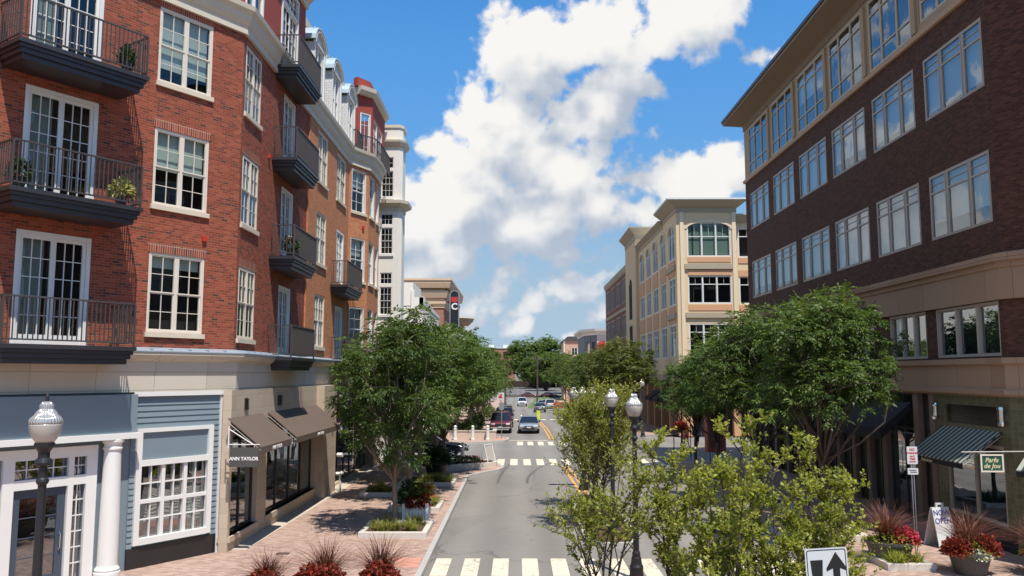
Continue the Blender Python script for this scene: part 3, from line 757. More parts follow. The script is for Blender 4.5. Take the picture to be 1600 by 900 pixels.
# ledge with metal flashing, frieze and upper cornice
main_path = [A.p(TA, 0)[:2], (KX, KY), (KX, 38.4), bay_pts[1], bay_pts[2], bay_pts[3], (KX, 44.6), (KX, 45.0)]
front = [A.p(TA, 0)[:2], (KX, KY), (KX, 44.9)]
m = MB(); m.sweep(front, [(-.1, 4.55), (.10, 4.55), (.12, 5.05), (.14, 5.05), (.14, 5.33), (.26, 5.40), (.34, 5.50), (.34, 5.57), (-.1, 5.57)]); m.build('frieze', band_stone, bld)
m = MB(); m.sweep(front, [(-.02, 5.573), (.36, 5.573), (.36, 5.60), (.02, 5.70), (-.02, 5.70)])
for t in np.arange(TA + .3, -.2, .55): m.fbox(A, t - .02, t + .02, 5.60, 5.66, .05, .33)
for t in np.arange(KY + .4, 26.2, .55): m.fbox(B, t - .02, t + .02, 5.60, 5.66, .05, .33)
m.build('flashing', lead, bld)
m = MB(); m.sweep(main_path, [(-.1, 15.05), (.10, 15.05), (.10, 15.28), (.13, 15.30), (.20, 15.45), (.22, 15.60), (.32, 15.72), (.34, 15.86), (-.1, 15.86)]); m.build('cornice', cornice_cream, bld)
# attic storey: red stucco wall, then slate mansard with dormers, then red stucco over the bay
AW = [(-2.72, -1.06)]
m = MB(); wall(m, A, TA, 0, 15.84, 19.05, [(-1.75, -.35, 15.95, 18.2), (-6, -4.26, 15.9, 18.4)], o=-.05)
wall(m, B, KY, 30.3, 15.84, 19.05, [(23.35 + .15, 25.15, 15.95, 18.1), (27.15, 29.2, 15.9, 18.75)], o=-.05)
m.face([B.p(30.3, 15.84, -.05), B.p(30.3, 19.05, -.05), B.p(30.3, 19.05, -1.6), B.p(30.3, 15.84, -1.6)]); m.build('attic_wall', red_stucco, bld); m = MB()
bayA = [(KX - .05, 40.6), (KX + .25, 41.2), (KX + .25, 44.2), (KX - .05, 44.9)]
afr, aL = frame_between((KX + .06, 40.4), (-7.45, 41.0)); bfr, bL = frame_between((-7.45, 41.0), (-7.45, 44.9))
wall(m, afr, 0, aL, 15.84, 19.2, [(.1, aL - .1, 15.95, 18.3)]); wall(m, bfr, 0, bL, 15.84, 19.2, [(.4, 1.5, 15.95, 18.2), (2.0, 3.1, 15.95, 18.2)])
m.face([(KX - 1.2, 40.4, 15.84), (KX - 1.2, 40.4, 19.2), (KX + .06, 40.4, 19.2), (KX + .06, 40.4, 15.84)])
m.face([(KX - 1.2, 44.9, 15.84), (KX - 1.2, 44.9, 19.2), (-7.45, 44.9, 19.2), (-7.45, 44.9, 15.84)])
m.box(KX - .1, -7.9, 44.5, 45.35, 4.55, 15.6)
m.build('bay_attic', red_stucco, bld)
window(A, -1.75, -.35, 15.95, 18.2, bld, units=2, mode='hung', cols=1, rows=1)
window(B, 23.5, 25.15, 15.95, 18.1, bld, units=2, mode='hung', cols=1, rows=1)
french_door(B, 27.15, 29.2, 15.88, 18.75, bld, transom=.7, cols=2, rows=4, name='balcony_door', curt=False)
window(afr, .1, aL - .1, 15.95, 18.3, bld, units=1, casing=.07); window(bfr, .4, 1.5, 15.95, 18.2, bld, units=1); window(bfr, 2.0, 3.1, 15.95, 18.2, bld, units=1)
m = MB(); m.sweep([A.p(TA, 0)[:2], (KX, KY), (KX, 30.3)], [(-.3, 19.0), (.05, 19.0), (.08, 19.2), (.32, 19.42), (.34, 19.62), (-.3, 19.62)]); m.build('cornice', cornice_cream, bld)
m = MB(); m.sweep([(KX + .06, 40.2), (-7.45, 40.9), (-7.45, 45.0)], [(-.3, 19.15), (.05, 19.15), (.22, 19.35), (.25, 19.55), (-.3, 19.55)]); m.build('cornice', cornice_cream, bld)
m = MB(); m.sweep([(KX + .04, 40.1), (-7.55, 40.85), (-7.55, 45.0)], [(-.3, 19.553), (.0, 19.553), (.0, 20.0), (-.3, 20.0)]); m.build('parapet', red_stucco, bld)
m = MB(); m.face([(KX - .05, 30.3, 15.84), (KX - .05, 40.5, 15.84), (KX - 1.0, 40.5, 19.6), (KX - 1.0, 30.3, 19.6)])
m.build('roof', slate, bld)
m = MB(); m.box(KX - 1.35, KX - .78, 30.4, 45.0, 19.6, 19.98); m.build('cornice', cornice_cream, bld)
m = MB()
ring = [A.p(TA, 0, -.3)[:2], A.p(-.3, 0, -.3)[:2], (KX - .3, 30.3), (KX - 1.0, 30.3), (KX - 1.0, 45), (KX - 18, 45), (KX - 28, 24)]
m.prism(ring, 19.3, 19.58); m.build('roof', slate, bld)
for i, (d0, d1) in enumerate([(31.0, 32.75), (34.15, 35.95), (37.3, 39.1)]):
    dm = MB(); F = Frame((KX + .10, 0), (0, 1), (1, 0)); zs, zt = 18.05, 18.7
    wall(dm, F, d0, d1, 15.88, zt, [(d0 + .28, d1 - .28, 16.0, 18.1)], rev=.1); dm.face([F.p(d0, 15.88, 0), F.p(d0, zs, 0), F.p(d0, zs, -1.1), F.p(d0, 15.88, -1.1)]); dm.face([F.p(d1, 15.88, 0), F.p(d1, zs, 0), F.p(d1, zs, -1.1), F.p(d1, 15.88, -1.1)])
    d_ = dm.build('dormer', shingle_white, bld)
    rf = MB(); n = 12; c = (d0 + d1) / 2; hw = (d1 - d0) / 2 + .1
    for k in range(n):
        a0, a1 = math.pi * k / n, math.pi * (k + 1) / n
        q = lambda a, e: (c - (hw + e) * math.cos(a), zs + (zt - zs + e) * math.sin(a) + .06)
        (ta, za), (tb, zb), (tc_, zc), (td, zd) = q(a0, 0), q(a1, 0), q(a0, .09), q(a1, .09)
        rf.hexa([F.p(ta, za, -1.4), F.p(tb, zb, -1.4), F.p(tb, zb, .14), F.p(ta, za, .14), F.p(tc_, zc, -1.4), F.p(td, zd, -1.4), F.p(td, zd, .14), F.p(tc_, zc, .14)])
    rf.build('dormer_roof', dormer_metal, d_)
    tb = MB(); arch_band(tb, F, d0 + .02, d1 - .02, zs, zt - .02, .05, .0, .13); 
    for t in (d0, d1 - .14): tb.fbox(F, t, t + .14, 15.9, zs + .06, .003, .06)
    tb.fbox(F, d0 + .14, d1 - .14, 18.12, 18.2, .003, .05)
    tb.build('dormer_trim', white_trim, d_)
    window(F, d0 + .28, d1 - .28, 16.0, 18.1, d_, units=2, mode='hung', cols=1, rows=1, sill=False, casing=.06)
balcony(B, 38.9, 40.3, 15.88, .35, bld, drop=.12)
# curved rail over the bay
r = MB(); pth = [(-7.8, 40.0), (-7.25, 40.6), (-7.08, 41.6), (-7.08, 44.6)]
for (p, q) in zip(pth, pth[1:]):
    fr, L = frame_between(p, q)
    for z in (15.95, 16.95): r.fbox(fr, 0, L, z - .02, z + .02, -.02, .02)
    for k in range(int(L / .12) + 1): r.fbox(fr, k * .12 - .01, k * .12 + .01, 15.86, 16.95, -.01, .01)
r.build('railing', rail_paint, bld)
# ---- blue clapboard shopfront and white portico on the angled face
m = MB(); z = .66; bh = .148
BWIN = (-2.86, -.62, .72, 3.62)
while z < 4.53:
    z1 = min(z + bh, 4.55)
    segs = [(-3.0, -.42)]
    if z1 > BWIN[2] and z < BWIN[3]: segs = [(-3.0, BWIN[0] + .002), (BWIN[1] - .002, -.42)]
    for a, b in segs:
        P = A.p; m.hexa([P(a, z, 0), P(b, z, 0), P(b, z, .042), P(a, z, .042), P(a, z1 + .01, 0), P(b, z1 + .01, 0), P(b, z1 + .01, .016), P(a, z1 + .01, .016)])
    z += bh
m.build('clapboard', blue_paint, bld)
m = MB(); wall(m, A, TA, -.05, .05, 4.56, [(BWIN[0] + .1, BWIN[1] - .1, BWIN[2] + .1, BWIN[3] - .75), (-5.75, -4.55, .15, 2.4), (-4.42, -4.12, .15, 2.4), (-5.75, -4.55, 2.62, 3.05), (-4.42, -4.12, 2.62, 3.05), (-7.6, -6.1, .3, 3.05)]); m.build('shop_wall', blue_paint, bld)
m = MB(); m.fbox(A, -3.0, -.42, .05, .655, .003, .055); m.build('plinth', base_black, bld)
m = MB(); m.fbox(A, -.42, -.24, .1, 4.55, .003, .075); m.fbox(A, -3.0, -.24, 4.44, 4.552, .078, .11); m.build('corner_board', white_trim, bld)
shopw = MB(); a, b, c, d = BWIN; e = .15
shopw.fbox(A, a, a + e, c, d, -.02, .10); shopw.fbox(A, b - e, b, c, d, -.02, .10); shopw.fbox(A, a + e, b - e, d - .1, d, -.02, .10); shopw.fbox(A, a + e, b - e, c, c + .16, -.02, .13); shopw.fbox(A, a + e, b - e, d - .95, d - .80, -.02, .09)
for k in (1, 2):
    t = a + e + (b - a - 2 * e) * k / 3; shopw.fbox(A, t - .05, t + .05, c + .16, d - .95, -.06, .05)
zm = (c + .16 + d - .95) / 2; shopw.fbox(A, a + e, b - e, zm - .045, zm + .045, -.055, .046)
for k in range(3):
    ta = a + e + (b - a - 2 * e) * k / 3; tb = a + e + (b - a - 2 * e) * (k + 1) / 3
    glazing_bars(shopw, A, ta, tb, c + .16, zm, 2, 2, -.05, .02, .028); glazing_bars(shopw, A, ta, tb, zm, d - .95, 2, 2, -.05, .02, .028)
w_ = shopw.build('shop_window', white_trim, bld)
g = MB(); g.face([A.p(a + e, c + .1, -.04), A.p(b - e, c + .1, -.04), A.p(b - e, d - .9, -.04), A.p(a + e, d - .9, -.04)]); g.build('pane', pane_shop, w_)
g = MB(); g.fbox(A, a + e, b - e, d - .80, d - .1, -.02, .03); g.build('panel', blue_paint, w_)
g = MB(); g.fbox(A, b - e - .32, b - e - .04, c + .2, d - 1.0, -.3, -.27); g.build('curtain', curtain, w_)
m = MB(); m.fbox(A, TA, -.3, .1, 4.5, -1.0, -.95); m.fbox(A, TA, -.3, 3.2, 3.25, -.94, -.15); m.build('inner_wall', inner_dark, bld)
# portico
m = MB(); m.fbox(A, TA, -3.02, 3.56, 4.50, .052, .30); m.build('fascia', blue_paint, bld)
m = MB(); m.fbox(A, TA, -2.98, 3.42, 3.557, .045, .44); m.build('fascia_trim', white_trim, bld)
for t in (-3.56, -8.3):
    c0 = A.p(t, 0, .20)
    m = MB(); m.lathe([(.30, .15), (.30, .26), (.27, .28), (.285, .33), (.25, .38), (.235, .42), (.225, 1.6), (.195, 3.16), (.225, 3.18), (.225, 3.22), (.20, 3.24), (.20, 3.30), (.25, 3.36), (.25, 3.42)], (c0[0], c0[1], 0), 28); m.build('column', white_trim, bld, smooth=False)
m = MB()
for (ta, tb, za, zb) in ((-3.98, -3.86, .15, 3.3), (-4.55, -4.42, .15, 3.1), (-6.0, -5.75, .15, 3.1), (-4.12, -3.98, .15, 3.1), (-7.9, -7.6, .15, 3.1)): m.fbox(A, ta, tb, za, zb, .003, .09)
for (ta, tb) in ((-4.42, -4.12), (-5.75, -4.55)): m.fbox(A, ta, tb, 2.40, 2.62, .003, .085); m.fbox(A, ta, tb, 3.05, 3.1, .003, .085)
m.fbox(A, -7.9, -3.98, 3.1, 3.3, .003, .11); m.fbox(A, -7.6, -6.0, .15, .9, .003, .05)
dw = m.build('door_surround', white_trim, bld)
m = MB(); glazing_bars(m, A, -4.42, -4.12, .2, 2.4, 2, 6, -.05, -.02, .025); glazing_bars(m, A, -4.42, -4.12, 2.62, 3.05, 2, 2, -.05, -.02, .025); glazing_bars(m, A, -5.75, -4.55, 2.62, 3.05, 4, 2, -.05, -.02, .025); glazing_bars(m, A, -7.6, -6.1, .9, 3.05, 3, 4, -.05, -.02, .03)
m.build('glazing_bars', white_trim, dw)
m = MB()
for q in ((-4.42, -4.12, .15, 2.4), (-4.42, -4.12, 2.62, 3.05), (-5.75, -4.55, 2.62, 3.05), (-7.6, -6.1, .3, 3.05)): m.face([A.p(q[0], q[2], -.06), A.p(q[1], q[2], -.06), A.p(q[1], q[3], -.06), A.p(q[0], q[3], -.06)])
m.build('pane', pane_shop, dw)
m = MB(); m.fbox(A, -5.73, -5.57, .17, 2.38, -.05, 0); m.fbox(A, -4.73, -4.57, .17, 2.38, -.05, 0); m.fbox(A, -5.57, -4.73, .17, .42, -.05, -.002); m.fbox(A, -5.57, -4.73, 2.2, 2.38, -.05, -.002)
glazing_bars(m, A, -5.57, -4.73, .42, 2.2, 2, 4, -.04, -.012, .022); dr = m.build('entrance_door', blue_dark, bld)
m = MB(); m.face([A.p(-5.57, .42, -.03), A.p(-4.73, .42, -.03), A.p(-4.73, 2.2, -.03), A.p(-5.57, 2.2, -.03)]); m.build('pane', pane_shop, dr)
m = MB(); m.tube([A.p(-4.66, .95, .02), A.p(-4.66, 1.0, .07), A.p(-4.66, 1.3, .07), A.p(-4.66, 1.35, .02)], .013, 8); m.build('handle', chrome, dr)
# ---- stone shopfronts along the street
S = Frame((-7.95, 0), (0, 1), (1, 0))
GH = [(23.15, 25.45, .55, 3.62), (26.4, 32.6, .58, 3.62), (36.1, 44.2, .25, 3.55), (36.9, 40.6, 3.85, 4.35)]
m = MB(); wall(m, S, 22.98, 44.8, .05, 4.56, GH, rev=.35)
m.face([S.p(22.98, .05, 0), S.p(22.98, 4.56, 0), S.p(22.98, 4.56, -.24), S.p(22.98, .05, -.24)])
m.fbox(S, 32.68, 34.9, .05, 4.553, .003, .32); m.fbox(S, 44.25, 45.2, .05, 4.553, .003, .3)
m.build('shop_wall', stone_wall, bld)
m = MB(); m.fbox(S, 23.02, 25.5, .40, .55, -.3, .06); m.fbox(S, 26.35, 32.64, .42, .58, -.3, .06); m.build('shop_sill', stone_wall, bld)
def shopfront(t0, t1, z0, z1, n, zt=None):
    f = MB(); w = .05
    for i in range(n + 1):
        t = t0 + (t1 - t0) * i / n; f.fbox(S, max(t0, t - w / 2 - (w / 2 if i == n else 0)), min(t1, t + w / 2 + (w / 2 if i == 0 else 0)), z0, z1, -.22, -.14)
    for z in (z0 + .03, z1 - .03, *( [zt] if zt else [])): f.fbox(S, t0, t1, z - .03, z + .03, -.218, -.143)
    o = f.build('shop_window', dark_frame, bld)
    g = MB(); g.face([S.p(t0, z0, -.18), S.p(t1, z0, -.18), S.p(t1, z1, -.18), S.p(t0, z1, -.18)]); g.build('pane', pane_shop, o)
shopfront(*GH[0], 2); shopfront(*GH[1], 4); shopfront(*GH[2], 6, 3.0); shopfront(*GH[3], 1)
m = MB(); m.fbox(S, 23.1, 44.7, .1, 4.5, -1.9, -1.85); m.fbox(S, 23.1, 44.7, .3, .35, -1.84, -.36); m.fbox(S, 23.1, 44.7, 3.9, 3.95, -1.84, -.36); m.build('inner_wall', shop_inner, bld)
m = MB(); m.fbox(S, 26.6, 28.2, .36, 3.2, -.9, -.86); m.fbox(S, 30.9, 32.4, .36, 3.2, -.7, -.66); m.build('display_screen', curtain, bld)
for t, hh, cm in ((23.6, 1.0, (.45, .42, .38)), (24.6, 1.1, (.30, .08, .10)), (28.9, 1.05, (.5, .46, .4)), (29.8, 1.0, (.12, .2, .3)), (30.5, 1.1, (.5, .3, .2)), (37.5, 1.0, (.4, .4, .38)), (40, 1.05, (.35, .12, .1))):
    m = MB(); c_ = S.p(t, 0, -.75); m.lathe([(.16, .36), (.16, .39), (.03, .42), (.03, .36 + hh * .75), (.14, .40 + hh * .8), (.17, .36 + hh * 1.2), (.20, .36 + hh * 1.45), (.10, .36 + hh * 1.52), (.05, .36 + hh * 1.56), (.09, .36 + hh * 1.64), (.08, .36 + hh * 1.78), (.02, .36 + hh * 1.8)], (c_[0], c_[1], 0), 14); m.build('display_form', M('display_cloth_%d' % int(t * 10), cm, .8), bld)
for t, w2 in ((24.2, .3), (27.6, .42)):
    v = MB(); v.fbox(S, t - w2 / 2, t + w2 / 2, 3.97, 4.31, .003, .02)
    for k in range(6): v.fbox(S, t - w2 / 2, t + w2 / 2, 3.985 + k * .055, 4.01 + k * .055, .023, .05)
    v.cur = 0; v.build('vent', dark_frame, bld)
def awning(fr, t0, t1, zt, zb, proj, drop, parent, mat, vmat=None, side=True, o0=.01):
    m = MB(); P = fr.p; k = .03
    m.hexa([P(t0, zt - k, o0), P(t1, zt - k, o0), P(t1, zb - k, proj), P(t0, zb - k, proj), P(t0, zt, o0), P(t1, zt, o0), P(t1, zb, proj), P(t0, zb, proj)])
    a = m.build('awning', mat, parent)
    v = MB(); v.fbox(fr, t0, t1, zb - drop, zb - .003 - k, proj - .015, proj)
    if side:
        for t in (t0 + .005, t1 - .015): v.hexa([P(t, zb - drop, proj - .5 * 0 - .016), P(t + .01, zb - drop, proj - .016), P(t + .01, zb - k, proj - .016), P(t, zb - k, proj - .016), P(t, zt - .25, o0), P(t + .01, zt - .25, o0), P(t + .01, zt - k, o0), P(t, zt - k, o0)])
    v.build('valance', vmat or mat, a)
    r = MB()
    for t in (t0 + .03, t1 - .03): r = MB(); r.tube([P(t, zb - .15, o0), P(t, zb - .08, proj - .03), P(t, zt - .12, o0)], .012, 6); r.build('awning_arm', alu, a)
    return a
for (t0, t1) in ((22.7, 25.75), (26.35, 32.75)):
    a = awning(S, t0, t1, 3.80, 3.02, .95, .19, bld, awn_brown, side=False)
    text_mesh('lettering', 'ANN TAYLOR', .15, letter_white, a, S.p((t0 + t1) / 2, 2.905, .953), (0, 1, 0), (0, 0, 1), bold=.002)
awning(S, 36.3, 40.2, 3.78, 3.02, .95, .19, bld, awn_brown, side=False); awning(S, 40.6, 44.0, 3.78, 3.02, .95, .19, bld, awn_brown, side=False)
m = MB(); p = A.p(-1.55, 8.78, .02); m.fbox(A, -1.18, -1.06, 8.68, 8.82, .0, .07); m.build('alarm_box', sign_red, bld)
m = MB(); fr0, L0 = bay_w[0][0], bay_w[0][1]; m.fbox(fr0, L0 * .68, L0 * .68 + .12, 12.05, 12.2, 0, .08); m.fbox(B, 26.0, 26.12, 12.0, 12.12, 0, .07); m.build('alarm_box', sign_red, bld)
m = MB(); m.fbox(S, 34.0, 34.1, 2.9, 3.15, .33, .42); m.build('wall_lamp', white_trim, bld)
# back of the block, so that it is closed
m = MB(); b_ = [A.p(TA, 0)[:2], (KX - 28, 24), (KX - 18, 45.3), (KX - .2, 45.3)]
for p, q in zip(b_, b_[1:]): fr, L = frame_between(p, q); wall(m, fr, 0, L, 0, 19.3)
m.build('rear_wall', brick_red, bld)
# hanging sign on its bracket
sg = thing('hanging_sign', (-7.5, 22.7, 3), 'grey hanging sign lettered ANN TAYLOR on white bracket at stone shop corner', 'sign'); sg['_world'] = 1
m = MB(); m.box(-7.82, -7.02, 22.55, 22.59, 2.50, 3.02); m.build('sign_board', pot_grey, sg)
text_mesh('lettering', 'ANN TAYLOR', .125, letter_white, sg, (-7.42, 22.545, 2.72), (1, 0, 0), (0, 0, 1), bold=.004).matrix_parent_inverse = Matrix.Translation(sg.location).inverted()
m = MB(); m.tube([(-7.86, 22.57, 3.10), (-7.0, 22.57, 3.10)], .014, 6); m.tube([(-7.86, 22.57, 3.52), (-7.2, 22.57, 3.11)], .014, 6); m.tube([(-7.86, 22.57, 3.0), (-7.86, 22.57, 3.6)], .02, 6)
for x in (-7.7, -7.15): m.tube([(x, 22.57, 3.02), (x, 22.57, 3.10)], .006, 6)
m.build('bracket', white_trim, sg)
sp = thing('standpipe', (-7.35, 34.6, .15), 'white fire hose standpipe on the wall beside the brown awnings', 'standpipe')
m = MB(); m.tube([(0, 0, .0), (0, 0, .75)], .05, 8); m.tube([(-.18, 0, .75), (0, 0, .75), (.1, -.12, .8)], .07, 8); m.tube([(-.18, .2, 1.5), (.05, .15, 1.5)], .09, 8); m.build('pipe', pot_white, sp)

# ---- white corner turret at the end of the block
tur = thing('turret_building', (-8, 46, 0), 'cream white corner turret with tall small-paned windows beside the red block', 'building'); tur['_world'] = 1
tp = [(-8.3, 45.36), (-7.95, 45.36), (-6.68, 45.36), (-6.5, 45.6), (-6.5, 46.7), (-8.3, 46.9)]
m = MB()
for i, (p, q) in enumerate(zip(tp, tp[1:])):
    fr, L = frame_between(p, q); hs = []
    if i == 1: hs = [(.28, .98, a, b) for a, b in ((16.6, 17.25), (14.95, 16.45), (13.35, 14.0), (11.7, 13.2), (10.0, 10.65), (8.3, 9.85), (6.6, 7.2), (5.0, 6.5))]; FT = fr
    wall(m, fr, 0, L, 4.6, 19.0, hs, rev=.1)
m.prism([(-14, 46.0), (-8.1, 46.0), (-8.1, 46.95), (-14, 46.95)], .1, 18.5); m.prism([(x, y) for x, y in tp], 18.95, 19.0)
m.face([(x, y, 4.62) for x, y in tp])
m.build('wall', white_trim if False else M('cream_white_wall', (.78, .74, .64), .7, var=.05), tur)
for k, h in enumerate(((16.6, 17.25), (14.95, 16.45), (13.35, 14.0), (11.7, 13.2), (10.0, 10.65), (8.3, 9.85), (6.6, 7.2), (5.0, 6.5))):
    window(FT, .28, .98, *h, tur, units=1, mode='hung' if h[1] - h[0] > 1 else 'fixed', cols=3, rows=2, casing=.035, sill=(k % 2 == 1), inset=.06, sash=.025, sill_mat=white_trim)
m = MB(); m.sweep(tp, [(-.1, 14.15), (.04, 14.15), (.06, 14.35), (.34, 14.55), (.36, 14.72), (-.1, 14.72)]); m.build('cornice', cornice_cream, tur); m = MB(); m.sweep(tp, [(-.1, 17.85), (.04, 17.85), (.20, 18.1), (.22, 18.22), (-.1, 18.22)]); m.build('cornice', cornice_cream, tur); m = MB(); m.sweep(tp, [(-.1, 18.95), (.06, 18.95), (.06, 19.12), (-.1, 19.12)]); m.build('cornice', cornice_cream, tur)
m = MB(); m.box(-8.1, -7.25, 45.4, 46.9, .1, 4.6); m.build('pier', white_trim, tur)
m = MB(); m.box(-7.9, -6.8, 45.6, 46.5, 5, 18.3); m.build('inner_wall', inner_dark, tur)
m = MB(); m.tube([(-7.80, 45.30, 5), (-7.80, 45.30, 17.2)], .05, 8); m.box(-7.86, -7.74, 45.25, 45.35, 17.1, 17.4); m.build('downpipe', white_trim, tur)
# ------------------------------------------------------------------ dark brick office block on the right
ofb = thing('office_building', (20, 35, 0), 'dark maroon brick office block with tan top storey and deep eaves, on the right', 'building'); ofb['_world'] = 1
XR = 13.5
Rf = Frame((XR, 0), (0, 1), (-1, 0))
CY = 22.75; CE = (XR + 5.2, CY - 9.0)
C2, C2L = frame_between((XR, CY), CE, side=1)      # chamfered end that turns away to the right
C2 = Frame((XR, CY), (CE[0] - XR, CE[1] - CY), (-(CY - CE[1]), -(CE[0] - XR)))
COLY = [(43.28, 46.75), (39.25, 42.5), (35.05, 38.5), (31.05, 34.4), (27.1, 30.4), (23.0, 26.45)]
holes = [(a, b, z0, z1) for a, b in COLY for z0, z1 in ((13.3, 15.38), (9.32, 11.42))]
ch = [(1.2, 4.4, z0, z1) for z0, z1 in ((13.3, 15.38), (9.32, 11.42))]
m = MB(); wall(m, Rf, CY, 47.6, 8.25, 16.3, holes, rev=.16); wall(m, C2, 0, C2L, 8.25, 16.3, ch, rev=.16)
wall(m, Rf, CY, 47.6, 5.42, 7.1, [(a, b, 5.52, 7.06) for a, b in ((22.98, 26.45), (27.1, 29.75), (31.05, 34.4), (35.05, 38.5), (39.25, 42.5), (43.28, 46.75))], rev=.16); wall(m, C2, 0, C2L, 5.42, 7.1, rev=.16)
E1 = Frame((XR, 47.6), (1, 0), (0, 1)); wall(m, E1, 0, 20, 0, 16.3)
m.build('wall', brick_maroon, ofb)
m = MB(); th = [(a, b, 16.48, 19.25) for a, b in COLY[:5]] + [(23.0, 26.5, 16.7, 19.25)]
wall(m, Rf, CY, 47.6, 16.3, 19.75, th, rev=.2); wall(m, C2, 0, C2L, 16.3, 19.75, [(1.2, 4.4, 16.7, 19.25)], rev=.2); wall(m, E1, 0, 20, 16.3, 19.75)
m.build('attic_wall', M('tan_attic', (.40, .29, .185), .8, var=.06, scale=.6), ofb)
for a, b in zip(COLY[1:], COLY): t = (a[1] + b[0]) / 2; m = MB(); m.fbox(Rf, t - .14, t + .14, 16.45, 19.2, .003, .09); m.build('attic_pilaster', MATS['tan_attic'], ofb)
path = [CE, (XR, CY), (XR, 47.6), (XR + 20, 47.6)]
m = MB(); m.sweep(path, [(-.1, 16.18), (.10, 16.20), (.12, 16.36), (.05, 16.42), (-.1, 16.42)], side=-1); m.build('string_course', tan_lip, ofb)
m = MB(); m.sweep(path, [(-.1, 19.35), (.05, 19.35), (.05, 19.62), (.10, 19.66), (1.0, 20.0), (1.0, 20.14), (-.1, 20.14)], side=-1); m.build('cornice', M('eave_brown', (.24, .175, .115), .8, var=.06), ofb)
m = MB(); m.sweep(path, [(-.2, 20.143), (1.06, 20.143), (1.08, 20.28), (-.2, 20.28)], side=-1); m.prism([CE, (XR - .1, CY), (XR - .1, 47.6), (XR + 20, 47.6), (XR + 24, 14)], 20.0, 20.2); m.build('roof', dark_frame, ofb)
m = MB(); m.sweep(path, [(-.1, 7.08), (.10, 7.08), (.10, 7.95), (.15, 7.97), (.15, 8.12), (.26, 8.14), (.26, 8.34), (.0, 8.40), (-.1, 8.40)], side=-1); m.build('stone_band', tan_band, ofb)
m = MB(); m.sweep(path, [(-.1, 4.38), (.08, 4.38), (.16, 4.44), (.16, 4.56), (.09, 4.6), (.09, 5.26), (.18, 5.30), (.18, 5.46), (-.1, 5.46)], side=-1); m.build('stone_band', tan_band, ofb)
m = MB(); m.fbox(Rf, CY, 47.5, 5.45, 19.5, -.85, -.8); m.fbox(C2, .2, C2L, 8, 19.5, -.9, -.85)
for z in (8.0, 12.2, 16.2): m.fbox(Rf, CY, 47.5, z, z + .1, -.79, -.2)
m.build('inner_wall', office_inner, ofb)
k = 0
for a, b in COLY:
    for z0, z1 in ((13.3, 15.38), (9.32, 11.42)):
        k += 1
        window(Rf, a, b, z0, z1, ofb, units=[.8, 1, .8], mode='transom', cols=1, transom=.52, casing=.07, mat=alu, glass=pane_sky, blind=(.95, .9, .75, .97, .85)[k % 5], bmat=blind_blue, sill=False, inset=.03, mull=.13, sash=.028)
    window(Rf, a, b, 16.48 if a > 27 else 16.7, 19.25, ofb, units=[.8, 1, .8], mode='three', transom=.55, lower=.62, casing=.06, mat=M('tan_frame', (.55, .48, .38), .5, var=.05), glass=pane_sky, sill=False, inset=.045, mull=.06, sash=.025, blind=.5 if k % 3 == 0 else None, bmat=blind_blue)
for (a, b) in ((22.98, 26.45), (27.1, 29.75), (31.05, 34.4), (35.05, 38.5), (39.25, 42.5), (43.28, 46.75)):
    window(Rf, a, b, 5.52, 7.06, ofb, units=3, mode='fixed', cols=1, rows=1, casing=.07, mat=alu, glass=pane_shop, sill=False, inset=.1, mull=.12)
for z0, z1 in ((13.3, 15.38), (9.32, 11.42)):
    window(C2, 1.2, 4.4, z0, z1, ofb, units=[.8, 1, .8], mode='transom', cols=1, transom=.52, casing=.07, mat=alu_white, glass=pane_sky, blind=.6, bmat=blind_blue, sill=False, inset=.1, mull=.12)
window(C2, 1.2, 4.4, 16.7, 19.25, ofb, units=3, mode='three', casing=.06, mat=alu, glass=pane_sky, sill=False, inset=.1, mull=.07)
# tiled shop at the near corner
m = MB(); TW = [(23.15, 26.2, .80, 3.0), (23.2, 26.15, 3.52, 4.08)]
wall(m, Rf, CY, 26.85, .1, 4.4, TW, rev=.12); wall(m, C2, 0, C2L, .1, 4.4, [(1.0, 3.6, .8, 3.0)], rev=.12); m.build('shop_wall', tile_green, ofb)
m = MB(); m.fbox(Rf, CY + .02, 26.85, .1, .72, .003, .03); m.build('plinth', base_black, ofb)
window(Rf, 23.15, 26.2, .80, 3.0, ofb, units=2, mode='fixed', cols=1, rows=1, casing=.07, mat=alu, glass=pane_shop, sill=False, name='shop_window', inset=.06)
window(C2, 1.0, 3.6, .80, 3.0, ofb, units=2, mode='fixed', cols=1, rows=1, casing=.07, mat=alu, glass=pane_shop, sill=False, name='shop_window', inset=.06)
m = MB(); m.fbox(Rf, 23.2, 26.15, 3.52, 4.08, -.12, -.08)
for k in range(9): m.fbox(Rf, 23.22, 26.13, 3.54 + k * .06, 3.56 + k * .06, -.078, -.02)
m.build('louvre', base_black, ofb)
for t in (26.55, 22.95):
    m = MB(); c0 = Rf.p(t, 0, .14); m.lathe([(.03, 3.55), (.09, 3.58), (.10, 3.66), (.085, 3.69), (.085, 4.0), (.10, 4.03), (.09, 4.1), (.03, 4.13)], (c0[0], c0[1], 0), 12); m.fbox(Rf, t - .04, t + .04, 3.7, 3.9, .0, .06); m.build('wall_lamp', chrome, ofb)
aw = awning(Rf, 23.2, 26.4, 3.40, 2.55, 1.15, .17, ofb, awn_stripe, awn_black, side=False)
text_mesh('lettering', 'Parfu de Jou', .13, gold_leaf, aw, Rf.p(25.2, 2.435, 1.153), (0, -1, 0), (0, 0, 1), shear=.3)
awning(C2, .7, 3.7, 3.40, 2.55, 1.15, .17, ofb, awn_stripe, awn_black, side=False)
m = MB(); m.fbox(Rf, CY, 46, .1, 4.3, -2.6, -2.55); m.fbox(Rf, CY, 46, .1, .15, -2.54, -.13); m.build('inner_wall', shop_inner, ofb)
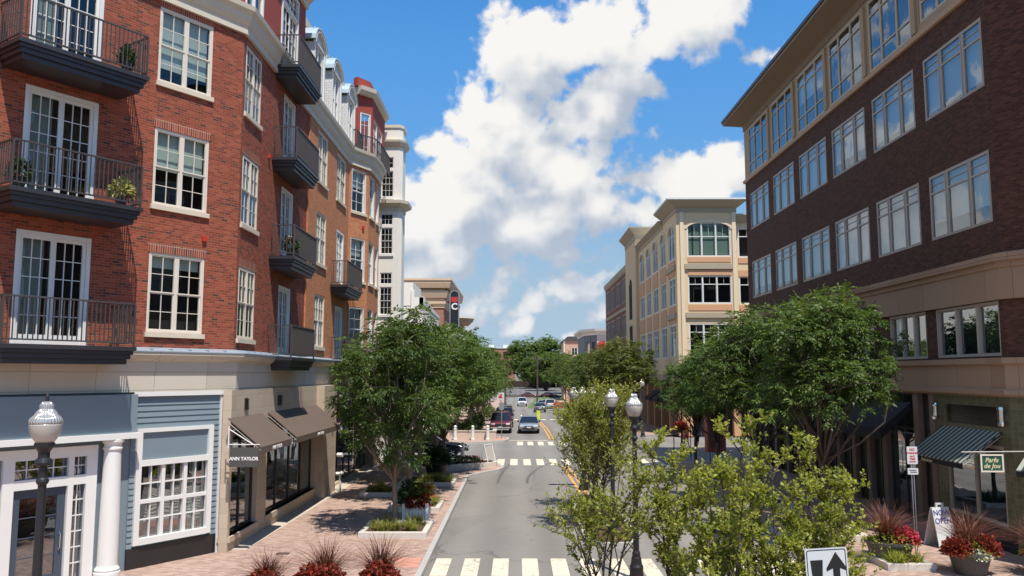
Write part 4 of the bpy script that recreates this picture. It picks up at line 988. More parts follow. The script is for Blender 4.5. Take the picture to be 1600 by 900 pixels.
m = MB(); m.fbox(Rf, 23.4, 24.4, .16, 1.4, -1.2, -.8); m.fbox(Rf, 24.9, 25.9, .16, 1.15, -1.1, -.7); m.build('display_table', M('shop_display', (.25, .24, .22), .7, var=.4, scale=6), ofb)
# tall glazed bays farther along, under black canopies
m = MB()
PIL = [27.0, 28.1, 30.6, 32.0, 33.4, 35.0, 36.6, 38.2, 39.8, 41.6, 43.4, 45.2, 47.2]
for t in PIL: m = MB(); m.fbox(Rf, t - .17, t + .17, .1, 4.4, -.30, .02); m.build('pilaster', M('taupe_pilaster', (.22, .165, .125), .7, var=.08), ofb)
for a, b in zip(PIL, PIL[1:]):
    f = MB(); a += .17; b -= .17; zt = 3.1
    for t in (a, (a + b) / 2 - .025, b - .05): f.fbox(Rf, t, t + .05, .12, 4.35, -.24, -.16)
    for z in (.12, zt, 4.3): f.fbox(Rf, a + .05, b - .05, z, z + .06, -.237, -.163)
    o = f.build('shop_window', dark_frame, ofb); g = MB(); g.face([Rf.p(a, .12, -.2), Rf.p(b, .12, -.2), Rf.p(b, 4.35, -.2), Rf.p(a, 4.35, -.2)]); g.build('pane', pane_shop, o)
for (a, b) in ((28.4, 33.2), (33.6, 38.0), (38.4, 43.2)): awning(Rf, a, b, 4.05, 3.15, 1.1, .35, ofb, awn_black)
m = MB()
for p, q in (((XR + 20, 47.6), (XR + 24, 14)), ((XR + 24, 14), CE)): fr, L = frame_between(p, q); wall(m, fr, 0, L, 0, 20)
m.build('rear_wall', brick_maroon, ofb)
sg = thing('shop_sign', (12.3, 21.8, 2.6), 'dark green shop sign with gold script and cream border hanging by striped awning', 'sign'); sg['_world'] = 1
m = MB(); m.box(12.06, 12.66, 21.77, 21.83, 2.47, 2.93); m.build('sign_board', sign_green, sg)
m = MB()
for q in ((12.06, 12.66, 2.89, 2.93), (12.06, 12.66, 2.47, 2.51), (12.06, 12.10, 2.51, 2.89), (12.62, 12.66, 2.51, 2.89)): m.box(q[0], q[1], 21.752, 21.768, q[2], q[3])
m.build('border', cream_trim, sg)
l_ = text_mesh('lettering', 'Parfu\nde Jou', .165, gold_leaf, sg, (12.35, 21.766, 2.70), (1, 0, 0), (0, 0, 1), shear=.3, bold=.002); l_.matrix_parent_inverse = Matrix.Translation(sg.location).inverted()
m = MB(); m.tube([(13.45, 21.8, 3.0), (11.6, 21.8, 2.98)], .018, 6); m.tube([(12.05, 21.8, 2.95), (12.05, 21.8, 2.99)], .008, 6); m.tube([(12.65, 21.8, 2.95), (12.65, 21.8, 2.99)], .008, 6); m.build('bracket', alu, sg)

# ------------------------------------------------------------------ tan stucco block beyond the side street
tan = thing('stucco_building', (19, 80, 0), 'sunlit tan stucco block with arched top windows beyond the maroon office block', 'building'); tan['_world'] = 1
TX, TY = 13.0, 66.2
F1 = Frame((TX, TY), (1, 0), (0, -1)); F2 = Frame((TX, TY), (0, 1), (-1, 0))
m = MB(); h1 = [(.87, 4.42, 14.55, 17.4), (.87, 4.42, 10.7, 13.0), (.87, 4.42, 6.4, 9.1)]
wall(m, F1, 0, 4.9, 4.6, 18.3, h1, rev=.2); arch_fill(m, F1, .87, 4.42, 16.85, 17.4)
SW = [(67.0, 69.8), (71.2, 73.7), (75.2, 77.9), (79.3, 81.9), (83.3, 86.1)]
h2 = [(a - TY, b - TY, z0, z1) for a, b in SW for z0, z1 in ((14.5, 17.45), (10.7, 13.0), (6.4, 9.1))]
wall(m, F2, 0, 20.6, 4.6, 18.3, h2, rev=.22)
for a, b in SW: arch_fill(m, F2, a - TY, b - TY, 16.6, 17.45, rev=.22)
m.build('wall', eifs_cream, tan)
F1b = Frame((TX + 4.9, TY + .5), (1, 0), (0, -1)); m = MB()
hb = [(.25, 3.2, 14.55, 17.0), (.25, 3.2, 10.7, 13.0), (.25, 3.2, 6.4, 9.1)]
wall(m, F1b, 0, 12, 4.6, 17.7, hb, rev=.2); m.face([(TX + 4.9, TY, 4.6), (TX + 4.9, TY + .5, 4.6), (TX + 4.9, TY + .5, 18.3), (TX + 4.9, TY, 18.3)]); m.build('wall', eifs_cream, tan)
cmould = M('cream_moulding', (.74, .60, .42), .7, var=.05)
m = MB(); arch_band(m, F1, .87, 4.42, 16.85, 17.4, .16, .003, .06); m.build('arch_trim', cmould, tan)
for a, b in SW: m = MB(); arch_band(m, F2, a - TY, b - TY, 16.6, 17.45, .16, .003, .06); m.build('arch_trim', cmould, tan)
for t in (.3, 4.55): m = MB(); m.fbox(F1, t, t + .3, 4.6, 18.2, .003, .09); m.build('pilaster', cmould, tan)
def bx(name, mat, parent, *a): m = MB(); m.fbox(*a); m.build(name, mat, parent)
for z0 in (13.52, 9.55): bx('belt_course', eifs_grey, tan, F1, .63, 4.52, z0, z0 + .42, .003, .16); bx('belt_course', eifs_grey, tan, F2, .5, 4.3, z0, z0 + .42, .003, .16)
bx('belt_course', eifs_grey, tan, F2, 0, 20.6, 4.5, 5.0, .003, .12)
for z0, z1 in ((14.1, 14.5), (13.02, 13.48), (10.15, 10.62)): bx('spandrel', eifs_salmon, tan, F1, .9, 4.4, z0, z1, .003, .05); bx('spandrel', eifs_salmon, tan, F1b, .25, 3.2, z0 - .05, z1, .003, .05)
for a, b in SW:
    for z0, z1 in ((13.0, 14.4), (9.15, 10.6)): bx('spandrel', eifs_salmon, tan, F2, a - TY - .1, b - TY + .1, z0 + .05, z1 - .02, .003, .05)
m = MB(); m.fbox(F1, 1.6, 30, 4.5, 17.6, -1.4, -1.3); m.fbox(F2, .2, 50, 4.5, 17.6, -1.4, -1.3); m.build('inner_wall', inner_dark, tan)
gb = M('green_blind', (.20, .27, .22), .8, var=.05)
for i, h in enumerate(h1):
    f = window(F1, *h, tan, units=3, mode='transom', cols=2, rows=1, transom=.62 if i else 1.1, casing=.09, mat=alu_white, sill=False, inset=.12, mull=.1, blind=(.97, None, None)[i], bmat=gb)
for h in hb: window(F1b, *h, tan, units=2, mode='transom', cols=2, rows=1, transom=.62, casing=.09, mat=alu_white, sill=False, inset=.12, mull=.1)
for j, h in enumerate(h2): window(F2, *h, tan, units=2, mode='transom', cols=2, rows=1, transom=.8 if h[3] > 15 else .55, casing=.1, mat=alu_white, sill=False, inset=.12, mull=.1, glass=pane_sky, blind=.5 if j % 3 == 0 else None)
corn = [(-.1, 18.2), (.05, 18.2), (.05, 18.55), (.15, 18.6), (.75, 19.05), (.80, 19.10), (-.1, 19.12)]
m = MB(); m.sweep([(TX, TY + 6.0), (TX, TY), (TX + 4.9, TY), (TX + 4.9, TY + 3)], corn, side=-1 if False else 1)
m.build('cornice', eifs_grey, tan); m = MB(); m.sweep([(TX, TY + 20.6), (TX, TY + 6.003)], [(-.1, 17.9), (.05, 17.9), (.05, 18.2), (.45, 18.52), (.45, 18.62), (-.1, 18.62)])
m.build('cornice', eifs_grey, tan); m = MB(); m.sweep([(TX + 4.903, TY + .5), (TX + 17, TY + .5)], [(-.1, 17.4), (.05, 17.4), (.5, 18.0), (.5, 18.1), (-.1, 18.1)])
m.build('cornice', eifs_grey, tan)
m = MB(); m.sweep([(TX, TY + 6.0), (TX, TY), (TX + 4.9, TY), (TX + 4.9, TY + 3)], [(-.1, 19.123), (.84, 19.123), (.84, 19.26), (-.1, 19.26)]); m.prism([(TX + .12, TY + .12), (TX + 4.8, TY + .12), (TX + 4.8, TY + 6), (TX + .12, TY + 6)], 19.0, 19.2)
m.prism([(TX + .15, TY + 6), (TX + 17, TY + 6), (TX + 17, TY + 50), (TX + .15, TY + 50)], 17.6, 18.28); m.prism([(TX + 4.9, TY + .55), (TX + 17, TY + .55), (TX + 17, TY + 6), (TX + 4.9, TY + 6)], 17.5, 18.05)
m.build('roof', alu_white, tan)
# taller entrance pavilion, then a brick wing
m = MB(); PV = Frame((TX - .35, 86.8), (0, 1), (-1, 0))
wall(m, PV, 0, 8.2, 4.6, 19.6, [(3.0, 5.4, 11.0, 15.6), (3.0, 5.4, 5.2, 10.4)], rev=.25); arch_fill(m, PV, 3.0, 5.4, 14.6, 15.6)
for y in (86.8, 95.0): m.face([(TX - .35, y, 4.6), (TX + 6, y, 4.6), (TX + 6, y, 19.6), (TX - .35, y, 19.6)])
m.face([(TX + 6, 86.8, 17), (TX + 6, 95, 17), (TX + 6, 95, 19.6), (TX + 6, 86.8, 19.6)]); m.build('pavilion', eifs_tan, tan)
m = MB(); m.sweep([(TX - .35, 95.0), (TX - .35, 86.8), (TX + 6, 86.8), (TX + 6, 95), (TX - .35, 95.0)], [(-.1, 19.4), (.06, 19.4), (.06, 19.8), (.70, 20.5), (.72, 20.62), (-.1, 20.62)]); m.prism([(TX - .3, 86.9), (TX + 5.9, 86.9), (TX + 5.9, 94.9), (TX - .3, 94.9)], 20.4, 20.58); m.build('cornice', eifs_grey, tan)
window(PV, 3.0, 5.4, 11.0, 15.6, tan, units=3, mode='transom', transom=1.6, cols=1, rows=2, casing=.1, mat=dark_frame, sill=False, mull=.12); window(PV, 3.0, 5.4, 5.2, 10.4, tan, units=3, mode='transom', transom=1.2, cols=1, rows=2, casing=.1, mat=dark_frame, sill=False, mull=.12)
m = MB(); BR = Frame((TX - .1, 95.0), (0, 1), (-1, 0)); hb3 = [(a, a + 4.2, z0, z1) for a in (1.2, 7.2, 13.2, 18.6) for z0, z1 in ((13.6, 16.6), (9.4, 12.2), (5.6, 8.2))]
hb3 = [(a, min(b, 23.2), c, d) for a, b, c, d in hb3]
wall(m, BR, 0, 24, 0, 17.3, hb3, rev=.2); m.face([(TX - .1, 119, 0), (TX + 17, 119, 0), (TX + 17, 119, 17.3), (TX - .1, 119, 17.3)]); m.build('brick_wing', brick_brown, tan)
for h in hb3: window(BR, *h, tan, units=3, mode='transom', transom=.7, cols=1, casing=.1, mat=alu, sill=False, mull=.12, glass=pane_sky, inset=.1)
m = MB(); m.sweep([(TX - .1, 119.0), (TX - .1, 95.0)], [(-.1, 17.0), (.05, 17.0), (.2, 17.3), (.25, 17.75), (-.1, 17.75)]); m.sweep([(TX - .1, 119.0), (TX - .1, 95.0)], [(-.1, 12.6), (.06, 12.6), (.06, 13.0), (-.1, 13.0)]); m.build('cornice', eifs_grey, tan)
m = MB(); m.prism([(TX, TY + 28.8), (TX + 17, TY + 28.8), (TX + 17, 118.9), (TX, 118.9)], 16.9, 17.28); m.build('roof', dark_frame, tan)
# ground floor: dark shopfronts between piers
for t in [0.0, 3.9, 7.8, 11.7, 15.6, 19.6]: bx('pier', eifs_salmon, tan, F2, t, t + .55, .1, 4.497, -.5, .06)
for t in [0.56, 4.3]: bx('pier', eifs_salmon, tan, F1, t, t + .55, .1, 4.6, -.5, .06)
bx('shop_wall', eifs_salmon, tan, F1, 5.5, 12, .1, 4.6, -.9, -.5)
m = MB(); m.fbox(F2, .2, 52, .1, 4.55, -.7, -.6); m.fbox(F1, .2, 5.5, .1, 4.58, -.7, -.6)
for t in np.arange(1.2, 20, 1.3): m.fbox(F2, t, t + .06, .1, 4.4, -.59, -.52)
m.build('shop_glazing', base_black, tan)
m = MB(); fr = F2
for (a, b) in ((.8, 3.7), (4.7, 7.6), (8.6, 11.5)): awning(F2, a, b, 3.6, 2.9, 1.0, .25, tan, awn_black)
m = MB(); m.face([(TX + 17, TY + .5, 0), (TX + 17, 119, 0), (TX + 17, 119, 17.5), (TX + 17, TY + .5, 17.5)]); m.build('rear_wall', eifs_tan, tan)

# ------------------------------------------------------------------ farther buildings, right side
wb = thing('corner_building', (15, 150, zf(150)), 'small white topped grey building with round red sign, far down on the right', 'building'); wb['_world'] = 1
z0 = zf(150)
Fa = Frame((14.6, 150), (1, 0), (0, -1)); Fb, Lb = frame_between((12.6, 154), (14.6, 150), 1); Fb = Frame((14.6, 150), (-2.0, 4.0), (-4, -2))
m = MB(); wall(m, Fa, 0, 6, z0, 12.3, [(.5, 2.6, 7.8, 11.2), (3.2, 5.4, 7.8, 11.2)], rev=.15); m.build('wall', M('pale_wall', (.62, .58, .52), .8, var=.06), wb)
m = MB(); wall(m, Fb, 0, 4.47, z0, 12.3, [(.6, 1.7, 6, 11), (2.4, 3.6, 6, 11)], rev=.15); m.face([(12.6, 154, z0), (12.6, 170, z0), (12.6, 170, 12.3), (12.6, 154, 12.3)]); m.build('wall', M('grey_wall', (.17, .18, .19), .8, var=.08), wb)
for h in ((.5, 2.6, 7.8, 11.2), (3.2, 5.4, 7.8, 11.2)): window(Fa, *h, wb, units=2, mode='fixed', casing=.12, sill=False, mat=alu_white)
for h in ((.6, 1.7, 6, 11), (2.4, 3.6, 6, 11)): window(Fb, *h, wb, units=1, mode='fixed', rows=4, casing=.1, sill=False, mat=dark_frame)
m = MB(); m.sweep([(12.6, 170), (12.6, 154), (14.6, 150), (20.6, 150)], [(-.2, 12.2), (.1, 12.2), (.2, 12.6), (.8, 12.9), (.9, 13.3), (-.2, 13.3)]); m.prism([(12.6, 170), (12.6, 154), (14.6, 150), (20.6, 150), (24, 170)], 12.9, 13.2); m.build('cornice', white_trim, wb)
m = MB(); m.fbox(Fa, -1, 6, z0, 12, -2, -1.9); m.build('inner_wall', inner_dark, wb)
rs = thing('round_sign', (15.4, 149.6, 9.8), 'round dark red sign on the front of the far white topped building', 'sign')
m = MB(); n = 28; m.tube([(0, .25, .4), (0, 0, .4)], .86, n); m.hexa([(-.5, 0, -.75), (.5, 0, -.75), (.5, .25, -.75), (-.5, .25, -.75), (-.5, 0, -.3), (.5, 0, -.3), (.5, .25, -.3), (-.5, .25, -.3)]); m.build('disc', sign_red, rs)
m = MB()
for k in range(3): m.box(-.5, .5, -.03, -.005, .62 - k * .25, .70 - k * .25)
m.build('lettering_bars', sign_black, rs)
pb = thing('brick_building', (16, 205, zf(205)), 'pale pink brick building with flat grey roof, far down on the right', 'building'); pb['_world'] = 1
Fp = Frame((11.8, 200), (1, 0), (0, -1)); zb = zf(200); m = MB(); hs = [(a, a + 1.5, z, z + 1.9) for a in (1.4, 4.0, 6.6) for z in (3.2, 6.4, 9.6)]
wall(m, Fp, 0, 10, zb, 13.2, hs, rev=.15); m.face([(11.8, 200, zb), (11.8, 220, zb), (11.8, 220, 13.2), (11.8, 200, 13.2)]); m.build('wall', M('pink_brick', (.58, .34, .24), .85, var=.12), pb)
for h in hs: window(Fp, *h, pb, units=2, mode='fixed', casing=.1, sill=False, mat=alu_white)
m = MB(); m.box(11.5, 22.2, 199.6, 220, 13.2, 13.5); m.box(12.5, 21, 202, 215, 13.5, 14.3); m.build('roof', pot_grey, pb)
m = MB(); m.fbox(Fp, -.5, -.1, zb, 13.1, .003, .1); m.fbox(Fp, .2, 9.8, 8.75, 9.2, .003, .1); m.build('band', cream_trim, pb)
m = MB(); m.fbox(Fp, .1, 9.9, zb, 13, -.6, -.5); m.build('inner_wall', inner_dark, pb)

# ------------------------------------------------------------------ farther buildings, left side
lw = thing('shop_building', (-14, 86, 0), 'low white shop building with sloping parapet behind the left street trees', 'building'); lw['_world'] = 1
m = MB(); Fl = Frame((-8.9, 77.5), (0, 1), (1, 0)); hs = [(a, a + 2.2, 6.3, 8.6) for a in (1.0, 4.2, 7.4, 10.6, 13.4)] + [(a, a + 2.4, .5, 3.4) for a in (.8, 4.0, 7.2, 10.4, 13.2)]
hs = [(a, min(b, 15.6), c, d) for a, b, c, d in hs]
wall(m, Fl, 0, 16, 0, 11.6, hs, rev=.15); m.face([(-8.9, 77.5, 0), (-20, 77.5, 0), (-20, 77.5, 12.3), (-8.9, 77.5, 12.3)]); m.face([(-8.9, 93.5, 0), (-20, 93.5, 0), (-20, 93.5, 11.6), (-8.9, 93.5, 11.6)])
m.hexa([(-9.3, 77.5, 11.5), (-8.85, 77.5, 11.5), (-8.85, 93.5, 11.3), (-9.3, 93.5, 11.3), (-9.3, 77.5, 12.35), (-8.85, 77.5, 12.35), (-8.85, 93.5, 11.5), (-9.3, 93.5, 11.5)]); m.box(-13.5, -9.9, 77.45, 84, 11.5, 13.7); m.box(-10.05, -9.75, 77.3, 77.6, 11.2, 13.0)
m.build('wall', MATS['cream_white_wall'], lw)
for h in hs: window(Fl, *h, lw, units=2, mode='fixed', casing=.1, sill=False)
m = MB(); m.fbox(Fl, .2, 15.8, .1, 11, -.8, -.7); m.build('inner_wall', inner_dark, lw); m = MB(); m.box(-20, -9.2, 77.6, 93.4, 11.2, 11.4); m.build('roof', pot_grey, lw)
m = MB(); m.fbox(Fl, -.1, 16, 4.2, 4.8, .003, .25); m.build('fascia', alu_white, lw)
lb = thing('brick_building', (-14, 108, 0), 'salmon brick building with layered tan cornice beyond the low white shops', 'building'); lb['_world'] = 1
m = MB(); bx = [(-24, 100), (-9.0, 100), (-9.0, 122), (-24, 122)]
m.prism(bx, -1, 15.0); m.build('wall', brick_far, lb)
m = MB()
for z0, z1, o in ((13.2, 13.9, .25), (14.3, 15.2, .5), (15.5, 16.4, .9)): m.sweep([(-24, 100), (-9.0, 100), (-9.0, 122)], [(-.5, z0), (o - .15, z0), (o, z1 - .3), (o, z1), (-.5, z1)])
m.sweep([(-24, 100), (-9, 100), (-9, 122)], [(-.5, 13.1), (.1, 13.1), (.1, 15.6), (-.5, 15.6)])
m.sweep([(-24, 100), (-9, 100), (-9, 122)], [(-.6, 16.4), (1.0, 16.4), (1.0, 16.65), (-.6, 16.65)]); m.prism([(-24, 100), (-9.2, 100), (-9.2, 122), (-24, 122)], 16.3, 16.6); m.build('cornice', M('tan_cornice', (.70, .49, .31), .75, var=.05), lb)
m = MB(); m.lathe([(2.2, 12.2), (2.8, 12.8), (3.0, 13.2), (2.9, 13.35)], (-9.4, 122, 0), 28); m.build('canopy', M('tan_canopy', (.44, .34, .24), .75, var=.05), lb)
m = MB(); Fl = Frame((-9.0, 100), (0, 1), (1, 0))
for a in (2, 6.5, 11, 15.5):
    for z in (4.5, 8.5): window(Frame((-8.9, 100), (0, 1), (1, 0)), a, a + 2.6, z, z + 2.6, lb, units=2, mode='fixed', casing=.12, sill=False, glass=base_black, inset=.02)
m = MB(); m.fbox(Fl, 0, 22, 0, 3.5, .003, .12); m.build('shop_wall', eifs_tan, lb)
cs = thing('blade_sign', (-6.75, 88, 9), 'tall round topped black blade sign with red band and white letter C', 'sign'); cs['_world'] = 1
m = MB(); n = 12; pts = [(-.42, 8.5), (.42, 8.5), (.42, 13.5)] + [(.42 * math.cos(a), 13.5 + .42 * math.sin(a)) for a in [math.pi * k / n for k in range(1, n)]] + [(-.42, 13.5)]
def plate(mb, pts, y0, y1, cx, s=1.0):
    b = len(mb.v); k = len(pts); mb.v += [(cx + x * s, y0, z) for x, z in pts] + [(cx + x * s, y1, z) for x, z in pts]
    mb.f += [tuple(b + i for i in range(k)), tuple(b + k + i for i in reversed(range(k)))] + [(b + i, b + k + i, b + k + (i + 1) % k, b + (i + 1) % k) for i in range(k)]; mb.mi += [mb.cur] * (k + 2)
plate(m, pts, 87.9, 88.1, -6.75); m.build('sign_board', sign_black, cs)
m = MB(); plate(m, [(-.34, 12.75), (.34, 12.75), (.36, 13.3), (-.36, 13.3)], 87.87, 87.898, -6.75); m.build('red_band', sign_red, cs)
m = MB()
for sx in (-1, 1): m.box(-6.75 + sx * .47 - .05, -6.75 + sx * .47 + .05, 87.85, 88.15, 8.5, 13.5)
for k in range(n):
    a0, a1 = math.pi * k / n, math.pi * (k + 1) / n; q = lambda a, r: (-6.75 + r * math.cos(a), 13.5 + r * math.sin(a))
    p0, p1, p2, p3 = q(a0, .423), q(a1, .423), q(a0, .52), q(a1, .52); m.hexa([(p0[0], 87.85, p0[1]), (p1[0], 87.85, p1[1]), (p1[0], 88.15, p1[1]), (p0[0], 88.15, p0[1]), (p2[0], 87.85, p2[1]), (p3[0], 87.85, p3[1]), (p3[0], 88.15, p3[1]), (p2[0], 88.15, p2[1])])
m.build('border', steel, cs)
l_ = text_mesh('lettering', 'C', .95, letter_white, cs, (-6.75, 87.88, 12.25), (1, 0, 0), (0, 0, 1), bold=.03); l_.matrix_parent_inverse = Matrix.Translation(cs.location).inverted()
m = MB(); m.tube([(-6.9, 88, 12.9), (-8.95, 88, 12.9)], .05, 6); m.tube([(-6.9, 88, 9.2), (-8.95, 88, 9.2)], .05, 6); m.build('bracket', iron, cs)
# far end of the street: brick block on the rise, parking terrace with retaining wall
fb = thing('brick_building', (-12, 352, zf(350)), 'long red brick building on the rise at the far end of the street', 'building'); fb['_world'] = 1
m = MB(); Ff = Frame((-30, 350), (1, 0), (0, -1)); hs = [(a, a + 2.0, z, z + 2.6) for a in np.arange(2, 27, 4.4) for z in (4, 8.4, 12)]
wall(m, Ff, 0, 29, -1, 16.0, hs, rev=.3); m.face([(-1, 350, -1), (-1, 380, -1), (-1, 380, 16), (-1, 350, 16)]); m.build('wall', brick_far, fb)
for h in hs: window(Ff, *h, fb, units=1, mode='hung', casing=.15, sill=False, mat=dark_frame)
m = MB(); m.box(-30.3, -.8, 349.7, 380, 16, 16.4)
for x in (-25, -18, -12, -6): m.box(x, x + 2, 352, 354, 16.4, 17.6)
m.build('roof', alu_white, fb); m = MB(); m.fbox(Ff, .3, 28.8, 0, 15.5, -1.2, -1.1); m.build('inner_wall', inner_dark, fb)
mb = MB(); mb.face([(-10, 226, -.75), (16, 226, -.75), (26, 300, .35), (-22, 300, .35)]); prop(mb.build('parking_terrace', asphalt_far), kind='structure')
rw = MB(); rw.box(-10, 5, 225.4, 226, -1.8, -.5); prop(rw.build('retaining_wall', M('retaining_concrete', (.14, .13, .12), .9, var=.2)), 'low grey retaining wall below the sloping parking lot at the street end', 'wall')
mb = MB(); mb.face([(1.8, 150, zf(150) + .02), (8, 150, zf(150) + .02), (10, 224, zf(224) + .02), (5.2, 224, zf(224) + .02)]); prop(mb.build('grass_verge', grass_m), kind='structure')
fn = thing('fence', (0, 303, .3), 'dark brown board fence under the trees behind the parking lot', 'fence'); fn['_world'] = 1
m = MB(); m.box(-24, 14, 303, 303.15, .2, 2.6); m.build('board_panel', M('fence_brown', (.05, .03, .022), .9, var=.4, scale=2), fn)
for x in np.arange(-24, 14.1, 3.8): m = MB(); m.box(x - .1, x + .1, 302.85, 303, .2, 2.7); m.build('post', dark_frame, fn)
# ------------------------------------------------------------------ trees
def leaf_mesh(name, P, D, N, L, Wd, tint, mat, fold=.18, mid=.45):
    """many small leaves: base point, direction, face normal, length, width -> one crown mesh"""
    P, D, N = (np.asarray(a, float) for a in (P, D, N)); n = len(P)
    L = np.asarray(L, float)[:, None] * np.ones((n, 1)); Wd = np.asarray(Wd, float)[:, None] * np.ones((n, 1))
    D = D / np.linalg.norm(D, axis=1, keepdims=True); S = np.cross(D, N); S /= np.linalg.norm(S, axis=1, keepdims=True) + 1e-9; U = np.cross(S, D)
    v = np.empty((n, 4, 3)); v[:, 0] = P; v[:, 1] = P + D * L * mid + S * Wd * .5 + U * Wd * fold; v[:, 2] = P + D * L - U * L * .10; v[:, 3] = P + D * L * mid - S * Wd * .5 + U * Wd * fold
    me = bpy.data.meshes.new(name); me.vertices.add(n * 4); me.vertices.foreach_set('co', v.reshape(-1))
    me.loops.add(n * 4); me.loops.foreach_set('vertex_index', np.arange(n * 4, dtype=np.int32))
    me.polygons.add(n); me.polygons.foreach_set('loop_start', np.arange(0, n * 4, 4, dtype=np.int32)); me.polygons.foreach_set('loop_total', np.full(n, 4, dtype=np.int32))
    me.update(calc_edges=True); at = me.attributes.new('tint', 'FLOAT', 'POINT'); at.data.foreach_set('value', np.repeat(np.asarray(tint, np.float32), 4))
    me.materials.append(mat); o = bpy.data.objects.new(name, me); COL.objects.link(o); return o
def unit(rng, n):
    a = rng.normal(size=(n, 3)); return a / np.linalg.norm(a, axis=1, keepdims=True)
def bend(rng, a, b, k=5, sag=.12):
    a, b = np.array(a, float), np.array(b, float); L = np.linalg.norm(b - a); off = rng.normal(size=3) * L * sag
    return [tuple(a + (b - a) * t + off * math.sin(math.pi * t) + np.array([0, 0, .12 * L * math.sin(math.pi * t)])) for t in np.linspace(0, 1, k)]
def big_tree(name, seed, R_, H, z0, mat, barkm, label, cat='tree', nl=20, ncl=30, leafL=.13, leafW=.05, droop=.8, group=None, trunk_r=.10, per=5, lo=.25, flat=1.0, low=0):
    rng = np.random.default_rng(seed); root = thing(name, (0, 0, 0), label, cat, group)
    hz = (H - z0) / 2; cz = z0 + hz; lobes = []
    for i in range(nl):
        d = unit(rng, 1)[0]; 
        if d[2] < -.55 and not low: d[2] *= .4
        r = .50 + .34 * rng.random(); p = np.array([d[0] * R_ * r, d[1] * R_ * r, cz + d[2] * hz * r * flat]); lobes.append((p, (.30 + .17 * rng.random()) * min(R_, hz)))
    lobes += [(np.array([rng.normal() * .15 * R_, rng.normal() * .15 * R_, cz + hz * .55]), .4 * min(R_, hz)), (np.array([0, 0, cz]), .45 * min(R_, hz))]
    t = MB(); fork = z0 - .15 + .1 * rng.random()
    t.tube([(0, 0, -.05), (.02, .01, .12), (.03, -.02, fork * .5), (.0, .03, fork), (.05, 0, cz), (.02, .05, H - .7)], [trunk_r * 1.45, trunk_r * 1.1, trunk_r, trunk_r * .92, trunk_r * .5, .012], 9)
    Ps, Ds, Ns, Ls, Ws, Ts = [], [], [], [], [], []
    for (c, lr) in lobes:
        f = fork * (.82 + .3 * rng.random()) + max(0, (c[2] - cz)) * .3; pts = bend(rng, (0.02, 0, f), c, 6); rr = trunk_r * (.32 + .2 * rng.random())
        t.tube(pts, [rr * (1 - .75 * k / 5) for k in range(6)], 6)
        base_t = rng.random() * .35; dirs = unit(rng, ncl); dirs[:, 2] = np.where(dirs[:, 2] < -.3, dirs[:, 2] * lo, dirs[:, 2]); dirs /= np.linalg.norm(dirs, axis=1, keepdims=True)
        for j in range(ncl):
            q = c + dirs[j] * lr * (.55 + .5 * rng.random()) * np.array([1, 1, .85])
            if j % 4 == 0: t.tube(bend(rng, c, q, 3, .1), [.012, .009, .004], 4, cap=False)
            for k in range(per):
                rd = dirs[j] * .7 + unit(rng, 1)[0] * .8; rd[2] = rd[2] * .6 - .12; rd /= np.linalg.norm(rd); RL = leafL * (1.9 + .8 * rng.random())
                side = np.cross(rd, (0, 0, 1.0)); side /= np.linalg.norm(side) + 1e-6; up = np.cross(side, rd)
                for m_ in range(7):
                    s = .3 + .7 * (m_ // 2) / 3; sg = 0 if m_ == 6 else (1 if m_ % 2 else -1)
                    p = q + rd * RL * s + np.array([0, 0, -droop * .35 * RL * s * s]); d = rd * (.55 if sg else 1) + side * sg * .85 + np.array([0, 0, -droop * (.35 + .3 * rng.random())])
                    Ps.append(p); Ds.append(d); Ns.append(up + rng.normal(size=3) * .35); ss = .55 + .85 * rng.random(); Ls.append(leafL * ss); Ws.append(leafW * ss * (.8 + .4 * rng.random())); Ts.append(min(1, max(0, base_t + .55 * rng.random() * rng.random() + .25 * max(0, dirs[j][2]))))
    tr = t.build('trunk', barkm, root, smooth=True)
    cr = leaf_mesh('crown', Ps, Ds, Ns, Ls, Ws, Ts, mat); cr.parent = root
    return root
